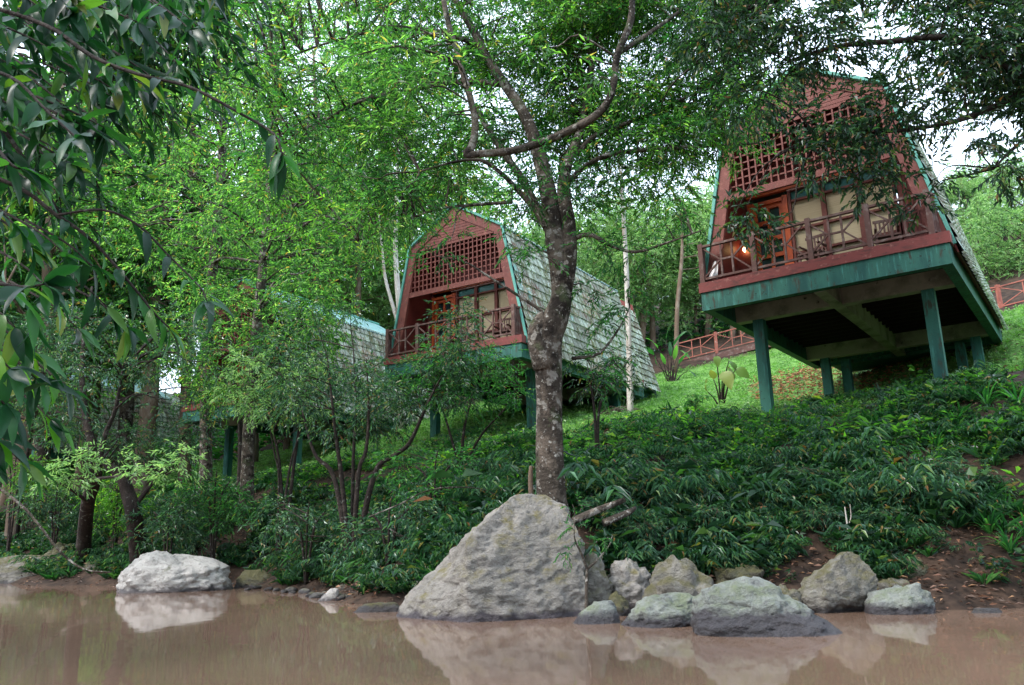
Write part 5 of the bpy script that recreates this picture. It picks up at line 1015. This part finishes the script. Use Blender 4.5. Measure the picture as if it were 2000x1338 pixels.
p = Bp(1305, 640, 34.5); pad('banana_plant', (p[0], p[1]+.6, p[2]), [(.3, 0, 1.9, -2.6), (-.4, 0, 1.8, -2.2), (.6, 0, 1.7, 1.8), (0, 0, 2.2, -2.6), (-.6, 0, 1.5, -2)], 'taller broad leaved plant behind the left end of the boardwalk', 'crown', .36, .11)
# sapling in front of the huge boulder
b0 = np.array(onz(1142, 1170, .02)); b0[1] = 9.9; b0 = np.array([at(1142, 1175, 9.9)[0], 9.9, -.1])
grow('sapling', b0, [(np.array([b0, at(1146, 1140, 9.9), at(1147, 1110, 9.9)]), np.array([.022, .019, .016])), PL([(1147, 1112, 9.9, .018), (1135, 1080, 9.88, .014), (1122, 1050, 9.85, .01), (1122, 1000, 9.83, .006), (1118, 985, 9.8, .004)]), PL([(1147, 1112, 9.9, .016), (1170, 1090, 9.9, .012), (1190, 1065, 9.9, .007), (1196, 1045, 9.9, .004)])],
     [(np.array([at(u, v, 9.85) for u, v in [(1125, 1035), (1110, 1075), (1122, 990), (1180, 1050), (1145, 1050)]]), .13, 5, dict(nl=7, tl=.13, L_=.075, W_=.018), G['crown'], .6)], 'young sapling with a forked stem at the right side of the huge boulder', 'sapling', bark, seed=31, sides=8, r0=.006)
# dead wood
def stick(name, lst, lab, mt, cat='branch', sides=8, extra=()):
    p, r = PL(lst); m = MB(); m.tube(p-p[0], r, sides, 4, wob=.15)
    for e in extra: q, rr = PL(e); m.tube(q-p[0], rr, 6, 4)
    o = m.build(name, mt, smooth=True); o.location = p[0]; return tag(o, lab, cat)
stick('fallen_log', [(1120, 1018, 11.6, .055), (1160, 1000, 11.7, .055), (1220, 976, 11.9, .04)], 'reddish fallen log lying just right of the huge boulder top', bark, 'log')
stick('fallen_log', [(1180, 1022, 11.7, .06), (1225, 1002, 11.9, .05), (1240, 992, 12, .03)], 'short broken piece of wood under the reddish fallen log', bark, 'log')
stick('tree_stub', [(1037, 968, 12.2, .035), (1036, 930, 12.2, .035), (1037, 910, 12.2, .025)], 'thin broken reddish stub beside the crooked trunk', bark_t, 'stub')
p = hit(1660, 1078); stick('dead_stake', [(1662, 1082, p[1], .018), (1657, 1040, p[1], .014), (1652, 1005, p[1], .010), (1650, 990, p[1], .006)], 'upright dry stick behind the tilted slab', bark_p, 'stick', extra=[[(1655, 1030, p[1], .008), (1662, 1010, p[1], .007), (1660, 985, p[1], .004)]])
stick('bare_branch', [(215, 1118, 17.5, .02), (165, 1112, 17.5, .022), (120, 1080, 17.5, .024), (80, 1030, 17.5, .026), (40, 985, 17.5, .03), (-20, 940, 17.5, .035), (-60, 900, 17.5, .04)], 'bare drooping branch arching down to the water at far left', bark)
stick('bare_branch', [(720, 1010, 12.8, .010), (780, 985, 12.9, .012), (830, 960, 13, .013), (880, 952, 13.2, .012), (940, 955, 13.5, .008), (985, 975, 13.8, .006)], 'thin bare branch arching over ferns left of the huge boulder', bark)
p0_ = hit(1190, 812); m = MB(); rg = np.random.default_rng(4)
for k in range(16):
    a = rg.uniform(-.8, .5); x = rg.uniform(-.5, .3); m.tube([(x, rg.uniform(-.2, .2), 0), (x+.4, rg.uniform(-.2, .2), rg.uniform(.12, .32)), (x+.9+a*.3, rg.uniform(-.2, .2), rg.uniform(-.05, .2))], [.014, .012, .006], 5, 4)
o = m.build('brush_pile', bark_t, smooth=True); o.location = (p0_[0], p0_[1], p0_[2]); tag(o, 'heap of dry brushwood at the foot of the white barked tree', 'brushwood')
